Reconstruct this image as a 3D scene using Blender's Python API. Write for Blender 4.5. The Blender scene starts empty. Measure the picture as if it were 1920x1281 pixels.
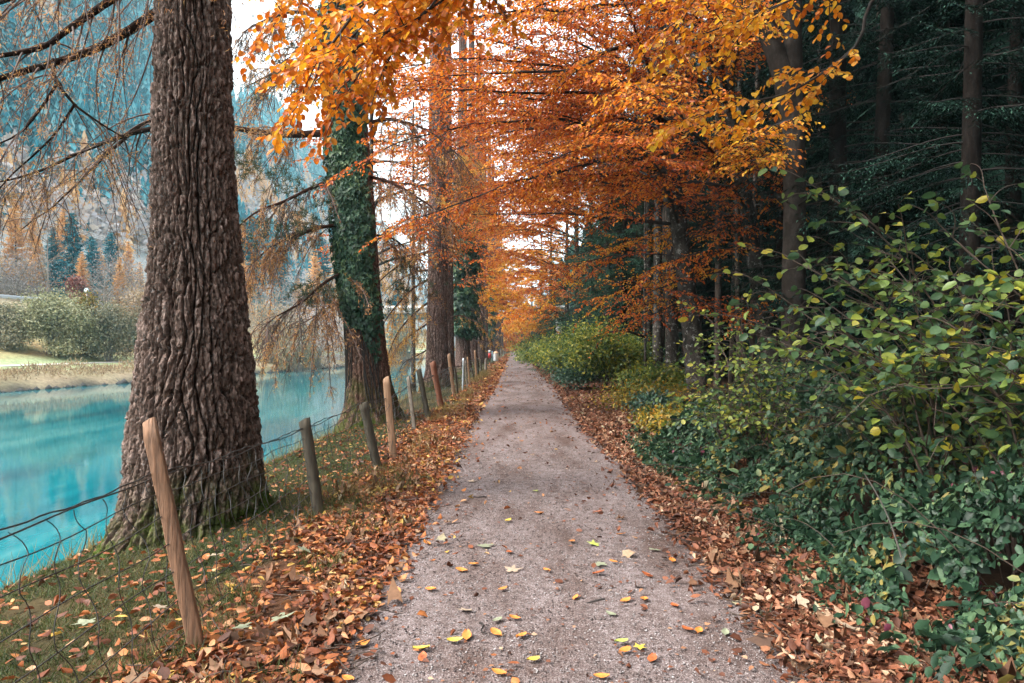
import bpy, math
import numpy as np

# ------------------------------------------------------------------ camera, sky, sun, exposure
C = bpy.context.scene.collection
scene = bpy.context.scene
F = 1300.0                      # focal length in pixels of the 1920 px wide photograph
U0, V0, H = 968.0, 648.0, 1.6   # vanishing point of the path, eye height

cam_d = bpy.data.cameras.new('camera')
cam = bpy.data.objects.new('camera', cam_d); C.objects.link(cam)
cam.location = (0, 0, H); cam.rotation_euler = (math.radians(90), 0, 0)
cam_d.sensor_width = 36.0; cam_d.lens = F / 1920 * 36
cam_d.shift_x = -(U0 - 960) / 1920; cam_d.shift_y = (V0 - 640.5) / 1920
cam_d.clip_start = 0.05; cam_d.clip_end = 6000
scene.camera = cam

SUN_EL, SUN_AZ = 42.0, 258.0    # degrees; azimuth clockwise from +Y (from the river side)
world = bpy.data.worlds.new('World'); scene.world = world
world.use_nodes = True
wn, wl = world.node_tree.nodes, world.node_tree.links
wn.clear()
w_out = wn.new('ShaderNodeOutputWorld'); w_bg = wn.new('ShaderNodeBackground')
sky = wn.new('ShaderNodeTexSky'); sky.sky_type = 'NISHITA'; sky.sun_disc = False
sky.sun_elevation = math.radians(SUN_EL); sky.sun_rotation = math.radians(SUN_AZ)
sky.air_density = 1.0; sky.dust_density = 4.0; sky.ozone_density = 1.0
w_hs = wn.new('ShaderNodeHueSaturation'); w_hs.inputs['Saturation'].default_value = 0.08
w_hs.inputs['Value'].default_value = 1.0
wl.new(sky.outputs[0], w_hs.inputs['Color']); wl.new(w_hs.outputs[0], w_bg.inputs['Color'])
w_bg.inputs['Strength'].default_value = 0.15
wl.new(w_bg.outputs[0], w_out.inputs['Surface'])

sun_d = bpy.data.lights.new('sun', 'SUN'); sun_d.energy = 1.8; sun_d.angle = math.radians(16)
sun_d.color = (1.0, 0.92, 0.82)
sun = bpy.data.objects.new('sun', sun_d); C.objects.link(sun)
sun.rotation_euler = (math.radians(90 - SUN_EL), 0, math.radians(180 - SUN_AZ))
vs = scene.view_settings
scene.display_settings.display_device = 'sRGB'
vs.view_transform = 'Standard'; vs.look = 'None'; vs.gamma = 1.0; vs.use_curve_mapping = False
vs.exposure = 2.35
cy = scene.cycles
cy.use_denoising = True
cy.max_bounces = 7; cy.diffuse_bounces = 4; cy.glossy_bounces = 3; cy.transmission_bounces = 4
cy.transparent_max_bounces = 6; cy.volume_bounces = 1
cy.caustics_reflective = False; cy.caustics_refractive = False
cy.sample_clamp_indirect = 6

# ------------------------------------------------------------------ helpers
RNG = np.random.default_rng(7)
UP = np.array([0.0, 0, 1])

def P(u, v, Y):
    return np.array([(u - U0) / F * Y, Y, H - (v - V0) / F * Y])

def norm(a):
    return a / np.maximum(np.linalg.norm(a, axis=-1, keepdims=True), 1e-9)

def tag(o, label=None, cat=None, group=None, kind=None):
    if label: o['label'] = label
    if cat: o['category'] = cat
    if group: o['group'] = group
    if kind: o['kind'] = kind
    return o

def empty(name, loc=(0, 0, 0), label=None, cat=None, group=None):
    o = bpy.data.objects.new(name, None); C.objects.link(o)
    o.location = loc; o.empty_display_size = 0.2
    return tag(o, label, cat, group)

def mesh_data(name, V, faces, mats, smooth=False, attrs=None, mat_index=None):
    """faces: list of (n,k) index arrays"""
    me = bpy.data.meshes.new(name)
    V = np.asarray(V, dtype=np.float32)
    me.vertices.add(len(V)); me.vertices.foreach_set('co', V.ravel())
    faces = [np.asarray(f, dtype=np.int32) for f in faces if len(f)]
    nl = sum(f.size for f in faces); npoly = sum(len(f) for f in faces)
    me.loops.add(nl); me.polygons.add(npoly)
    me.loops.foreach_set('vertex_index', np.concatenate([f.ravel() for f in faces]))
    tot = np.concatenate([np.full(len(f), f.shape[1], np.int32) for f in faces])
    st = np.concatenate([[0], np.cumsum(tot)[:-1]]).astype(np.int32)
    me.polygons.foreach_set('loop_start', st)
    if smooth:
        me.polygons.foreach_set('use_smooth', np.ones(npoly, dtype=bool))
    for m in (mats if isinstance(mats, (list, tuple)) else [mats]):
        me.materials.append(m)
    if mat_index is not None:
        me.polygons.foreach_set('material_index', np.asarray(mat_index, dtype=np.int32))
    me.update(calc_edges=True)
    for k, a in (attrs or {}).items():
        a = np.asarray(a, dtype=np.float32)
        if a.ndim == 1:
            at = me.attributes.new(k, 'FLOAT', 'POINT'); at.data.foreach_set('value', a)
        else:
            at = me.attributes.new(k, 'FLOAT_COLOR', 'POINT')
            at.data.foreach_set('color', np.c_[a, np.ones(len(a))].astype(np.float32).ravel())
    return me

def obj(name, me, parent=None, loc=(0, 0, 0)):
    o = bpy.data.objects.new(name, me); C.objects.link(o); o.location = loc
    if parent is not None: o.parent = parent
    return o

def dup(root, loc, rz=0.0, scale=1.0, label=None, group=None):
    def cp(o, par):
        c = o.copy(); C.objects.link(c)
        if par is not None: c.parent = par
        for ch in o.children: cp(ch, c)
        return c
    r = cp(root, None)
    r.location = loc; r.rotation_euler = (0, 0, rz)
    r.scale = (scale,) * 3 if np.isscalar(scale) else scale
    if label: r['label'] = label
    if group: r['group'] = group
    return r

# ---- noise
def _hash(ix, iy, iz, seed):
    h = (ix.astype(np.int64) * 374761393 + iy.astype(np.int64) * 668265263 + iz.astype(np.int64) * 1274126177 + seed * 974634777) & 0xffffffff
    h = ((h ^ (h >> 13)) * 1103515245) & 0xffffffff
    h = ((h ^ (h >> 15)) * 2654435761) & 0xffffffff
    return ((h ^ (h >> 16)) & 0xffffff) / float(0x1000000)

def vnoise(p, seed=0):
    i = np.floor(p); f = p - i; f = f * f * (3 - 2 * f)
    i = i.astype(np.int64); r = 0
    for dx in (0, 1):
        for dy in (0, 1):
            for dz in (0, 1):
                w = (f[:, 0] if dx else 1 - f[:, 0]) * (f[:, 1] if dy else 1 - f[:, 1]) * (f[:, 2] if dz else 1 - f[:, 2])
                r = r + w * _hash(i[:, 0] + dx, i[:, 1] + dy, i[:, 2] + dz, seed)
    return r * 2 - 1

def fbm(p, oct=4, seed=0):
    r = 0; a = 1.0
    for k in range(oct):
        r = r + a * vnoise(p * (2.03 ** k) + k * 17.3, seed + k); a *= 0.5
    return r

def worley(p, seed=0):
    i = np.floor(p).astype(np.int64)
    f1 = np.full(len(p), 9.0); f2 = np.full(len(p), 9.0); cid = np.zeros(len(p))
    for dx in (-1, 0, 1):
        for dy in (-1, 0, 1):
            for dz in (-1, 0, 1):
                c = i + np.array([dx, dy, dz])
                q = c + np.stack([_hash(c[:, 0], c[:, 1], c[:, 2], seed + s) for s in (1, 2, 3)], 1)
                d = np.linalg.norm(q - p, axis=1)
                cid = np.where(d < f1, _hash(c[:, 0], c[:, 1], c[:, 2], seed + 9), cid)
                f2 = np.where(d < f1, f1, np.minimum(f2, d)); f1 = np.minimum(f1, d)
    return f1, f2, cid

def sstep(a, b, x):
    t = np.clip((x - a) / (b - a), 0, 1); return t * t * (3 - 2 * t)

# ---- tubes
class Wood:
    def __init__(s): s.V = []; s.F = []; s.n = 0
    def batch(s, Pt, R, sides=4, cap=False):
        """Pt (m,n,3) polylines, R (m,n) radii"""
        Pt = np.asarray(Pt, float)
        if Pt.ndim == 2: Pt = Pt[None]; R = np.asarray(R, float)[None]
        m, n, _ = Pt.shape
        T = norm(np.gradient(Pt, axis=1))
        d = norm(Pt[:, -1] - Pt[:, 0])
        ref = np.where(np.abs(d[:, 2:3]) < 0.8, UP[None], np.array([[1.0, 0, 0]]))
        ref = norm(np.cross(d, ref))[:, None, :]
        n1 = norm(ref - (ref * T).sum(-1, keepdims=True) * T); n2 = np.cross(T, n1)
        a = np.arange(sides) / sides * 2 * np.pi
        ring = n1[:, :, None, :] * np.cos(a)[None, None, :, None] + n2[:, :, None, :] * np.sin(a)[None, None, :, None]
        V = Pt[:, :, None, :] + ring * np.asarray(R)[:, :, None, None]
        base = (np.arange(m) * n * sides)[:, None, None]
        k = np.arange(sides); k2 = (k + 1) % sides
        j = (np.arange(n - 1) * sides)[None, :, None]
        q = np.stack([base + j + k, base + j + k2, base + j + sides + k2, base + j + sides + k], -1).reshape(-1, 4)
        s.V.append(V.reshape(-1, 3)); s.F.append(q + s.n); s.n += m * n * sides
    def data(s, name, mat, smooth=True, off=None):
        V = np.concatenate(s.V)
        if off is not None: V = V - np.asarray(off)
        return mesh_data(name, V, s.F, mat, smooth)

def spline(pts, n):
    """Catmull-Rom through pts, n samples evenly spaced"""
    p = np.asarray(pts, float)
    if len(p) == 2:
        return p[0] + (p[1] - p[0]) * np.linspace(0, 1, n)[:, None]
    q = np.vstack([2 * p[0] - p[1], p, 2 * p[-1] - p[-2]])
    out = []
    for i in range(1, len(q) - 2):
        t = np.linspace(0, 1, 12, endpoint=False)[:, None]
        a, b, c, d = q[i - 1], q[i], q[i + 1], q[i + 2]
        out.append(0.5 * ((2 * b) + (-a + c) * t + (2 * a - 5 * b + 4 * c - d) * t ** 2 + (-a + 3 * b - 3 * c + d) * t ** 3))
    out.append(q[-2][None]); out = np.vstack(out)
    s = np.concatenate([[0], np.cumsum(np.linalg.norm(np.diff(out, axis=0), axis=1))])
    x = np.linspace(0, s[-1], n)
    return np.stack([np.interp(x, s, out[:, k]) for k in range(3)], 1)

def arclen(p):
    return float(np.linalg.norm(np.diff(p, axis=0), axis=1).sum())

# ---- leaves
TPL = {
    'diamond': (np.array([(0, 0, 0), (.45, .5, .07), (1, 0, -.06), (.45, -.5, .07)]), [[[0, 1, 2, 3]]]),
    'beech': (np.array([(0, 0, 0), (.28, .42, .06), (.68, .40, .03), (1, 0, -.1), (.68, -.40, .03), (.28, -.42, .06)]), [[[0, 1, 2, 3], [0, 3, 4, 5]]]),
    'round': (np.array([(0, 0, 0), (.1, .3, .04), (.45, .5, .07), (.8, .36, .02), (1.03, 0, -.1), (.8, -.36, .02), (.45, -.5, .07), (.1, -.3, .04)]), [[[0, 1, 2, 3, 4], [0, 4, 5, 6, 7]]]),
    'ivy': (np.array([(.15, 0, 0), (0, .3, .04), (.45, .52, .02), (.5, .25, .04), (1.02, 0, -.06), (.5, -.25, .04), (.45, -.52, .02), (0, -.3, .04)]), [[[0, 1, 2, 3, 4], [0, 4, 5, 6, 7]]]),
    'spray': (np.array([(0, .06, 0), (.2, .5, -.02), (.6, .4, -.03), (1, 0, -.08), (.6, -.4, -.03), (.2, -.5, -.02), (0, -.06, 0)]), [[[0, 1, 2, 3, 4, 5, 6]]]),
    'lobed': (np.array([(0, 0, 0), (.12, .22, .05), (.06, .48, .13), (.34, .40, .03), (.62, .5, .15), (.68, .28, .03), (1, 0, -.14), (.66, -.27, .03), (.6, -.5, .13), (.36, -.38, .02), (.06, -.46, .15), (.12, -.2, .04)]), [[[0, 1, 2, 3, 4, 5, 6, 7, 8, 9, 10, 11]]]),
    'needle': (np.array([(0, .5, 0), (1, .1, -.02), (1, -.1, -.02), (0, -.5, 0)]), [[[0, 1, 2, 3]]]),
}
class Leaves:
    def __init__(s): s.p = []; s.a = []; s.n = []; s.L = []; s.W = []; s.c = []
    def add(s, p, a, n, L, W, curl=None):
        k = len(p)
        s.p.append(p); s.a.append(a); s.n.append(n)
        s.L.append(np.broadcast_to(L, (k,))); s.W.append(np.broadcast_to(W, (k,)))
        s.c.append(np.ones(k) if curl is None else curl)
    def count(s): return sum(len(x) for x in s.p)
    def arrays(s, tpl):
        p, a, n = np.concatenate(s.p), norm(np.concatenate(s.a)), np.concatenate(s.n)
        L, W, c = np.concatenate(s.L), np.concatenate(s.W), np.concatenate(s.c)
        side = norm(np.cross(a, n)); nn = np.cross(side, a)
        T, Fs = TPL[tpl]
        V = (p[:, None] + a[:, None] * (L[:, None] * T[None, :, 0])[..., None] + side[:, None] * (W[:, None] * T[None, :, 1])[..., None]
             + nn[:, None] * (L[:, None] * c[:, None] * T[None, :, 2])[..., None])
        k = len(T); base = (np.arange(len(p)) * k)[:, None, None]
        fs = [(base + np.array(f)[None]).reshape(-1, len(f[0])) for f in Fs]
        return V.reshape(-1, 3), fs
    def data(s, name, mat, tpl='diamond', off=None):
        V, fs = s.arrays(tpl)
        if off is not None: V = V - np.asarray(off)
        return mesh_data(name, V, fs, mat)

def rv(n, s=1.0, rng=RNG):
    return rng.normal(0, s, (n, 3))

# ------------------------------------------------------------------ materials
def new_mat(name):
    m = bpy.data.materials.new(name); m.use_nodes = True
    nt = m.node_tree; nt.nodes.clear()
    out = nt.nodes.new('ShaderNodeOutputMaterial')
    return m, nt.nodes, nt.links, out

def ramp(nd, stops, interp='LINEAR'):
    r = nd.new('ShaderNodeValToRGB'); cr = r.color_ramp; cr.interpolation = interp
    while len(cr.elements) < len(stops): cr.elements.new(0.5)
    for e, (p, c) in zip(cr.elements, stops):
        e.position = p; e.color = (*c, 1)
    return r

def noise(nd, lk, scale, detail=4, rough=0.55, vec=None, stretch=None):
    n = nd.new('ShaderNodeTexNoise'); n.inputs['Scale'].default_value = scale
    n.inputs['Detail'].default_value = detail; n.inputs['Roughness'].default_value = rough
    if vec is None:
        vec = nd.new('ShaderNodeTexCoord').outputs['Object']
    if stretch:
        mp = nd.new('ShaderNodeMapping'); mp.inputs['Scale'].default_value = stretch
        lk.new(vec, mp.inputs['Vector']); vec = mp.outputs[0]
    lk.new(vec, n.inputs['Vector'])
    return n

def mixc(nd, lk, fac, a, b, mode='MIX'):
    m = nd.new('ShaderNodeMix'); m.data_type = 'RGBA'; m.blend_type = mode
    for sock, x in ((m.inputs['Factor'], fac), (m.inputs['A'], a), (m.inputs['B'], b)):
        if hasattr(x, 'links') or hasattr(x, 'is_linked'): lk.new(x, sock)
        elif isinstance(x, (int, float)): sock.default_value = x
        else: sock.default_value = (*x, 1)
    return m.outputs['Result']

def leaf_mat(name, stops, transl=0.4, rough=0.45, clump=0.6, spec=0.35, seed=0.0, tint=1.25):
    """colour differs leaf by leaf and, more softly, clump by clump"""
    m, nd, lk, out = new_mat(name)
    g = nd.new('ShaderNodeNewGeometry')
    nz = noise(nd, lk, clump, 2)
    ad = nd.new('ShaderNodeMath'); ad.operation = 'MULTIPLY_ADD'
    lk.new(nz.outputs['Fac'], ad.inputs[0]); ad.inputs[1].default_value = 1.1; ad.inputs[2].default_value = -0.55
    s2 = nd.new('ShaderNodeMath'); s2.operation = 'ADD'; s2.use_clamp = True
    lk.new(ad.outputs[0], s2.inputs[0]); lk.new(g.outputs['Random Per Island'], s2.inputs[1])
    r = ramp(nd, stops); lk.new(s2.outputs[0], r.inputs['Fac'])
    fine = noise(nd, lk, 38, 2)
    fr = ramp(nd, [(0.3, (0.72, 0.72, 0.72)), (0.7, (1.15, 1.15, 1.15))]); lk.new(fine.outputs['Fac'], fr.inputs['Fac'])
    col = mixc(nd, lk, 0.8, r.outputs['Color'], fr.outputs['Color'], 'MULTIPLY')
    p = nd.new('ShaderNodeBsdfPrincipled'); p.inputs['Roughness'].default_value = rough
    p.inputs['Specular IOR Level'].default_value = spec
    lk.new(col, p.inputs['Base Color'])
    if transl > 0:
        t = nd.new('ShaderNodeBsdfTranslucent')
        tc = mixc(nd, lk, 1.0, col, (tint, tint, tint * 0.9), 'MULTIPLY'); lk.new(tc, t.inputs['Color'])
        mx = nd.new('ShaderNodeMixShader'); mx.inputs['Fac'].default_value = transl
        lk.new(p.outputs[0], mx.inputs[1]); lk.new(t.outputs[0], mx.inputs[2]); lk.new(mx.outputs[0], out.inputs['Surface'])
    else:
        lk.new(p.outputs[0], out.inputs['Surface'])
    return m

def bark_mat(name, outer, inner, lichen=None, moss=None, moss_h=0.6, scale=9, stretch=(1, 1, .25), bump=0.6, attr=True, lich_amt=0.58, bdist=0.02):
    m, nd, lk, out = new_mat(name)
    n1 = noise(nd, lk, scale, 6, 0.65, stretch=stretch)
    n2 = noise(nd, lk, scale * 5, 5, 0.6, stretch=(1, 1, .45))
    r = ramp(nd, [(0.3, tuple(0.62 * c for c in outer)), (0.5, outer), (0.72, tuple(min(1, 1.45 * c) for c in outer))])
    lk.new(n2.outputs['Fac'], r.inputs['Fac'])
    col = r.outputs['Color']
    if attr:
        at = nd.new('ShaderNodeAttribute'); at.attribute_name = 'plate'
        ri = ramp(nd, [(0.35, tuple(0.7 * c for c in inner)), (0.65, tuple(1.3 * c for c in inner))]); lk.new(n1.outputs['Fac'], ri.inputs['Fac'])
        fa = nd.new('ShaderNodeAttribute'); fa.attribute_name = 'flake'
        rf_ = ramp(nd, [(0, (.45, .38, .34)), (.5, (.95, .90, .87)), (1, (1.75, 1.75, 1.78))]); lk.new(fa.outputs['Fac'], rf_.inputs['Fac'])
        col = mixc(nd, lk, 1.0, col, rf_.outputs['Color'], 'MULTIPLY')
        tcv = nd.new('ShaderNodeTexCoord'); wn_ = noise(nd, lk, 14, 3, .6); va = nd.new('ShaderNodeVectorMath'); va.operation = 'MULTIPLY_ADD'
        lk.new(wn_.outputs['Color'], va.inputs[0]); va.inputs[1].default_value = (.03, .03, .05); lk.new(tcv.outputs['Object'], va.inputs[2])
        mpv = nd.new('ShaderNodeMapping'); mpv.inputs['Scale'].default_value = (1, 1, .38); lk.new(va.outputs[0], mpv.inputs['Vector'])
        vor = nd.new('ShaderNodeTexVoronoi'); vor.inputs['Scale'].default_value = 52; lk.new(mpv.outputs[0], vor.inputs['Vector'])
        vsep = nd.new('ShaderNodeSeparateColor'); lk.new(vor.outputs['Color'], vsep.inputs[0])
        vr = ramp(nd, [(0, (.38, .34, .32)), (.45, (.9, .87, .85)), (.8, (1.35, 1.33, 1.33)), (1, (2.1, 2.1, 2.15))]); lk.new(vsep.outputs[0], vr.inputs['Fac'])
        col = mixc(nd, lk, .85, col, vr.outputs['Color'], 'MULTIPLY')
        col = mixc(nd, lk, at.outputs['Fac'], ri.outputs['Color'], col)
    else:
        rr = ramp(nd, [(0.42, (1, 1, 1)), (0.6, (0, 0, 0))]); lk.new(n1.outputs['Fac'], rr.inputs['Fac'])
        col = mixc(nd, lk, rr.outputs['Color'], col, inner)
    if lichen:
        n3 = noise(nd, lk, scale * 1.8, 6, 0.75)
        rl = ramp(nd, [(lich_amt, (0, 0, 0)), (lich_amt + .08, (1, 1, 1))]); lk.new(n3.outputs['Fac'], rl.inputs['Fac'])
        col = mixc(nd, lk, rl.outputs['Color'], col, lichen)
    if moss:
        at2 = nd.new('ShaderNodeAttribute'); at2.attribute_name = 'moss'
        n4 = noise(nd, lk, 5, 5, 0.7)
        mm = nd.new('ShaderNodeMath'); mm.operation = 'MULTIPLY'
        rm = ramp(nd, [(0.38, (0, 0, 0)), (0.56, (1, 1, 1))]); lk.new(n4.outputs['Fac'], rm.inputs['Fac'])
        lk.new(rm.outputs['Color'], mm.inputs[0]); lk.new(at2.outputs['Fac'], mm.inputs[1])
        n5 = noise(nd, lk, 60, 3)
        rg = ramp(nd, [(0.3, tuple(0.5 * c for c in moss)), (0.7, tuple(1.5 * c for c in moss))]); lk.new(n5.outputs['Fac'], rg.inputs['Fac'])
        col = mixc(nd, lk, mm.outputs[0], col, rg.outputs['Color'])
    p = nd.new('ShaderNodeBsdfPrincipled'); p.inputs['Roughness'].default_value = 0.9
    p.inputs['Specular IOR Level'].default_value = 0.06
    lk.new(col, p.inputs['Base Color'])
    b = nd.new('ShaderNodeBump'); b.inputs['Strength'].default_value = bump; b.inputs['Distance'].default_value = bdist
    hm = nd.new('ShaderNodeMath'); hm.operation = 'ADD'
    lk.new(n1.outputs['Fac'], hm.inputs[0]); lk.new(vsep.outputs[0] if attr else n2.outputs['Fac'], hm.inputs[1]); lk.new(hm.outputs[0], b.inputs['Height'])
    lk.new(b.outputs[0], p.inputs['Normal']); lk.new(p.outputs[0], out.inputs['Surface'])
    return m

def simple_mat(name, col, rough=0.6, metal=0.0, var=0.25, scale=12, stretch=None, bump=0.2, bdist=0.01):
    m, nd, lk, out = new_mat(name)
    n = noise(nd, lk, scale, 5, 0.6, stretch=stretch)
    r = ramp(nd, [(0.3, tuple(c * (1 - var) for c in col)), (0.7, tuple(min(1, c * (1 + var)) for c in col))]); lk.new(n.outputs['Fac'], r.inputs['Fac'])
    p = nd.new('ShaderNodeBsdfPrincipled'); p.inputs['Roughness'].default_value = rough; p.inputs['Metallic'].default_value = metal
    lk.new(r.outputs['Color'], p.inputs['Base Color'])
    b = nd.new('ShaderNodeBump'); b.inputs['Strength'].default_value = bump; b.inputs['Distance'].default_value = bdist
    lk.new(n.outputs['Fac'], b.inputs['Height']); lk.new(b.outputs[0], p.inputs['Normal'])
    lk.new(p.outputs[0], out.inputs['Surface'])
    return m

M = {}
M['larch_bark'] = bark_mat('larch_bark', (.105, .078, .066), (.018, .010, .007), lichen=(.19, .185, .18), moss=(.045, .065, .012), lich_amt=.60, bump=.8)
M['red_bark'] = bark_mat('red_bark', (.115, .070, .054), (.05, .024, .017), lichen=(.24, .21, .19), moss=(.045, .065, .012), lich_amt=.64, bump=.8)
M['row_bark'] = bark_mat('row_bark', (.125, .088, .077), (.055, .032, .026), moss=(.045, .065, .012), bump=.8)
M['beech_bark'] = bark_mat('beech_bark', (.07, .062, .056), (.03, .027, .023), lichen=(.30, .30, .28), attr=False, scale=5, stretch=(1, 1, .6), bump=.35, lich_amt=.56)
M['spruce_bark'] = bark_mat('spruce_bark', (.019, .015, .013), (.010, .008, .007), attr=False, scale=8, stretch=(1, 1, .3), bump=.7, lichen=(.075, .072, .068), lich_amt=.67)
M['pole_bark'] = bark_mat('pole_bark', (.085, .068, .058), (.045, .036, .03), attr=False, scale=8, stretch=(1, 1, .3), bump=.6, lichen=(.16, .155, .145), lich_amt=.64)
M['fir_bark'] = bark_mat('fir_bark', (.030, .025, .022), (.016, .013, .011), attr=False, scale=5, stretch=(1, 1, .8), bump=.5, lichen=(.085, .08, .075), lich_amt=.66)
M['twig'] = simple_mat('twig', (.016, .011, .009), .8, var=.4, scale=8)
M['larch_twig'] = simple_mat('larch_twig', (.095, .058, .046), .8, var=.45, scale=5)
M['pale_twig'] = simple_mat('pale_twig', (.22, .20, .18), .8, var=.3, scale=3)
M['stem'] = simple_mat('stem', (.05, .032, .022), .75, var=.4, scale=15)

ORANGE = [(0, (.26, .045, .007)), (.3, (.50, .11, .012)), (.55, (.62, .18, .018)), (.8, (.68, .26, .026)), (1, (.68, .34, .04))]
RUST = [(0, (.24, .045, .012)), (.4, (.48, .10, .018)), (.75, (.60, .17, .026)), (1, (.64, .26, .04))]
GOLD = [(0, (.40, .10, .008)), (.35, (.58, .19, .012)), (.7, (.66, .31, .022)), (1, (.66, .40, .04))]
M['beech_orange'] = leaf_mat('beech_orange', ORANGE, .5)
M['beech_rust'] = leaf_mat('beech_rust', RUST, .5)
M['beech_gold'] = leaf_mat('beech_gold', GOLD, .45, clump=1.5)
M['beech_near'] = leaf_mat('beech_near', [(0, (.34, .07, .006)), (.35, (.54, .15, .010)), (.7, (.62, .24, .015)), (1, (.64, .32, .03))], .45, clump=1.2)
M['larch_needle'] = leaf_mat('larch_needle', [(0, (.26, .11, .05)), (.5, (.48, .22, .085)), (1, (.64, .38, .13))], .4)
M['larch_gold'] = leaf_mat('larch_gold', [(0, (.45, .19, .035)), (.5, (.62, .31, .05)), (1, (.68, .42, .09))], .4)
M['pine_needle'] = leaf_mat('pine_needle', [(0, (.018, .035, .022)), (.6, (.04, .07, .035)), (1, (.11, .10, .03))], .15)
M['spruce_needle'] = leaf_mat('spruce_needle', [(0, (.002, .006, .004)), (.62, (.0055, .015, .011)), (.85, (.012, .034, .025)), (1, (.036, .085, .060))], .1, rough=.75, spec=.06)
M['young_spruce'] = leaf_mat('young_spruce', [(0, (.012, .034, .022)), (.55, (.028, .074, .048)), (1, (.065, .135, .085))], .12, rough=.7, spec=.1)
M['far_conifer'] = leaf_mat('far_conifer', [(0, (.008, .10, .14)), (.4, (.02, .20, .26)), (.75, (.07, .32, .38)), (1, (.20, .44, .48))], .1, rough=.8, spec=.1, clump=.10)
M['ivy'] = leaf_mat('ivy', [(0, (.008, .028, .014)), (.5, (.020, .062, .032)), (.85, (.050, .110, .055)), (1, (.11, .17, .07))], .1, rough=.5, spec=.3)
M['hazel'] = leaf_mat('hazel', [(0, (.026, .066, .036)), (.4, (.060, .115, .042)), (.7, (.125, .185, .040)), (.92, (.25, .28, .040)), (1, (.36, .30, .035))], .4, clump=2.2)
M['bramble'] = leaf_mat('bramble', [(0, (.008, .024, .012)), (.4, (.017, .046, .024)), (.72, (.040, .088, .044)), (.92, (.095, .155, .075)), (1, (.20, .16, .04))], .22, rough=.5, spec=.3, clump=1.6)
M['bramble_red'] = leaf_mat('bramble_red', [(0, (.07, .02, .035)), (.5, (.16, .035, .06)), (1, (.22, .07, .10))], .25, rough=.45)
M['bush_green'] = leaf_mat('bush_green', [(0, (.035, .075, .024)), (.4, (.10, .16, .035)), (.75, (.24, .27, .045)), (1, (.42, .37, .06))], .4, clump=.8)
M['bush_teal'] = leaf_mat('bush_teal', [(0, (.015, .04, .028)), (.6, (.035, .08, .05)), (1, (.06, .12, .07))], .2, clump=.8)
M['bush_yellow'] = leaf_mat('bush_yellow', [(0, (.05, .075, .018)), (.45, (.17, .145, .02)), (.8, (.36, .24, .024)), (1, (.42, .19, .025))], .35, clump=1.2)
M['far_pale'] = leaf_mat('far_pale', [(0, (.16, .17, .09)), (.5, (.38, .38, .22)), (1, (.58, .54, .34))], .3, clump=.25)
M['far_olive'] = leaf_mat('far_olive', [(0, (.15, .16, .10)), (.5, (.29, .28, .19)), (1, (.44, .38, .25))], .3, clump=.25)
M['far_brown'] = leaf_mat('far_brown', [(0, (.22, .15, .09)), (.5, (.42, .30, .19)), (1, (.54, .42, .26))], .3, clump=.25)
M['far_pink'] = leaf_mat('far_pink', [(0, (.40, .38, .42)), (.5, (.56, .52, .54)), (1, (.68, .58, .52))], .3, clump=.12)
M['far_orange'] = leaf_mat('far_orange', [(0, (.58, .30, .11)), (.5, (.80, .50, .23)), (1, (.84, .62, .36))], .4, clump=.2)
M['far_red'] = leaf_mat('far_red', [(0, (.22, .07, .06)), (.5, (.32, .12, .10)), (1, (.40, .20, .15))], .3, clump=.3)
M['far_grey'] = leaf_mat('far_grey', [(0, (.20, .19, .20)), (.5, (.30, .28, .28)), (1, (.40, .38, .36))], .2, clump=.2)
LITTER = [(0, (.06, .022, .012)), (.3, (.16, .046, .019)), (.58, (.28, .082, .026)), (.8, (.42, .15, .042)), (.93, (.42, .25, .14)), (1, (.52, .32, .07))]
M['litter'] = leaf_mat('litter', LITTER, .12, rough=.6, clump=1.3)
M['litter_brown'] = leaf_mat('litter_brown', [(0, (.045, .018, .011)), (.35, (.12, .040, .020)), (.7, (.21, .070, .032)), (.92, (.32, .16, .085)), (1, (.42, .29, .19))], .1, rough=.65, clump=1.3)
M['litter_tan'] = leaf_mat('litter_tan', [(0, (.07, .035, .02)), (.4, (.16, .075, .038)), (.8, (.25, .14, .08)), (.96, (.32, .22, .14)), (1, (.30, .27, .17))], .1, rough=.7, clump=1.3)
M['grass'] = leaf_mat('grass', [(0, (.022, .036, .012)), (.45, (.050, .078, .020)), (.8, (.095, .115, .03)), (1, (.22, .17, .07))], .25, rough=.6, clump=1.5)
M['dry_grass'] = leaf_mat('dry_grass', [(0, (.09, .08, .025)), (.5, (.22, .16, .055)), (1, (.36, .26, .10))], .3, rough=.6, clump=1.0)
M['leaf_orange'] = simple_mat('leaf_orange', (.55, .19, .035), .5, var=.3, scale=40)
M['leaf_rust'] = simple_mat('leaf_rust', (.36, .09, .025), .5, var=.3, scale=40)
M['leaf_yellow'] = simple_mat('leaf_yellow', (.56, .40, .06), .5, var=.3, scale=40)
M['leaf_pale'] = simple_mat('leaf_pale', (.20, .215, .14), .65, var=.2, scale=40)
M['leaf_green'] = simple_mat('leaf_green', (.34, .40, .08), .5, var=.25, scale=40)
M['leaf_tan'] = simple_mat('leaf_tan', (.33, .25, .18), .6, var=.25, scale=40)
M['fresh_wood'] = simple_mat('fresh_wood', (.20, .105, .058), .75, var=.6, scale=11, stretch=(6, 6, .3), bump=1.0)
M['tan_wood'] = simple_mat('tan_wood', (.27, .155, .088), .75, var=.35, scale=9, stretch=(6, 6, .4), bump=.6)
M['red_wood'] = simple_mat('red_wood', (.20, .075, .04), .7, var=.25, scale=6, stretch=(6, 6, .5), bump=.35)
M['old_wood'] = simple_mat('old_wood', (.055, .045, .03), .85, var=.45, scale=7, stretch=(5, 5, .5), bump=.5)
M['grey_wood'] = simple_mat('grey_wood', (.14, .115, .09), .85, var=.35, scale=7, stretch=(5, 5, .5), bump=.5)
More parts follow.
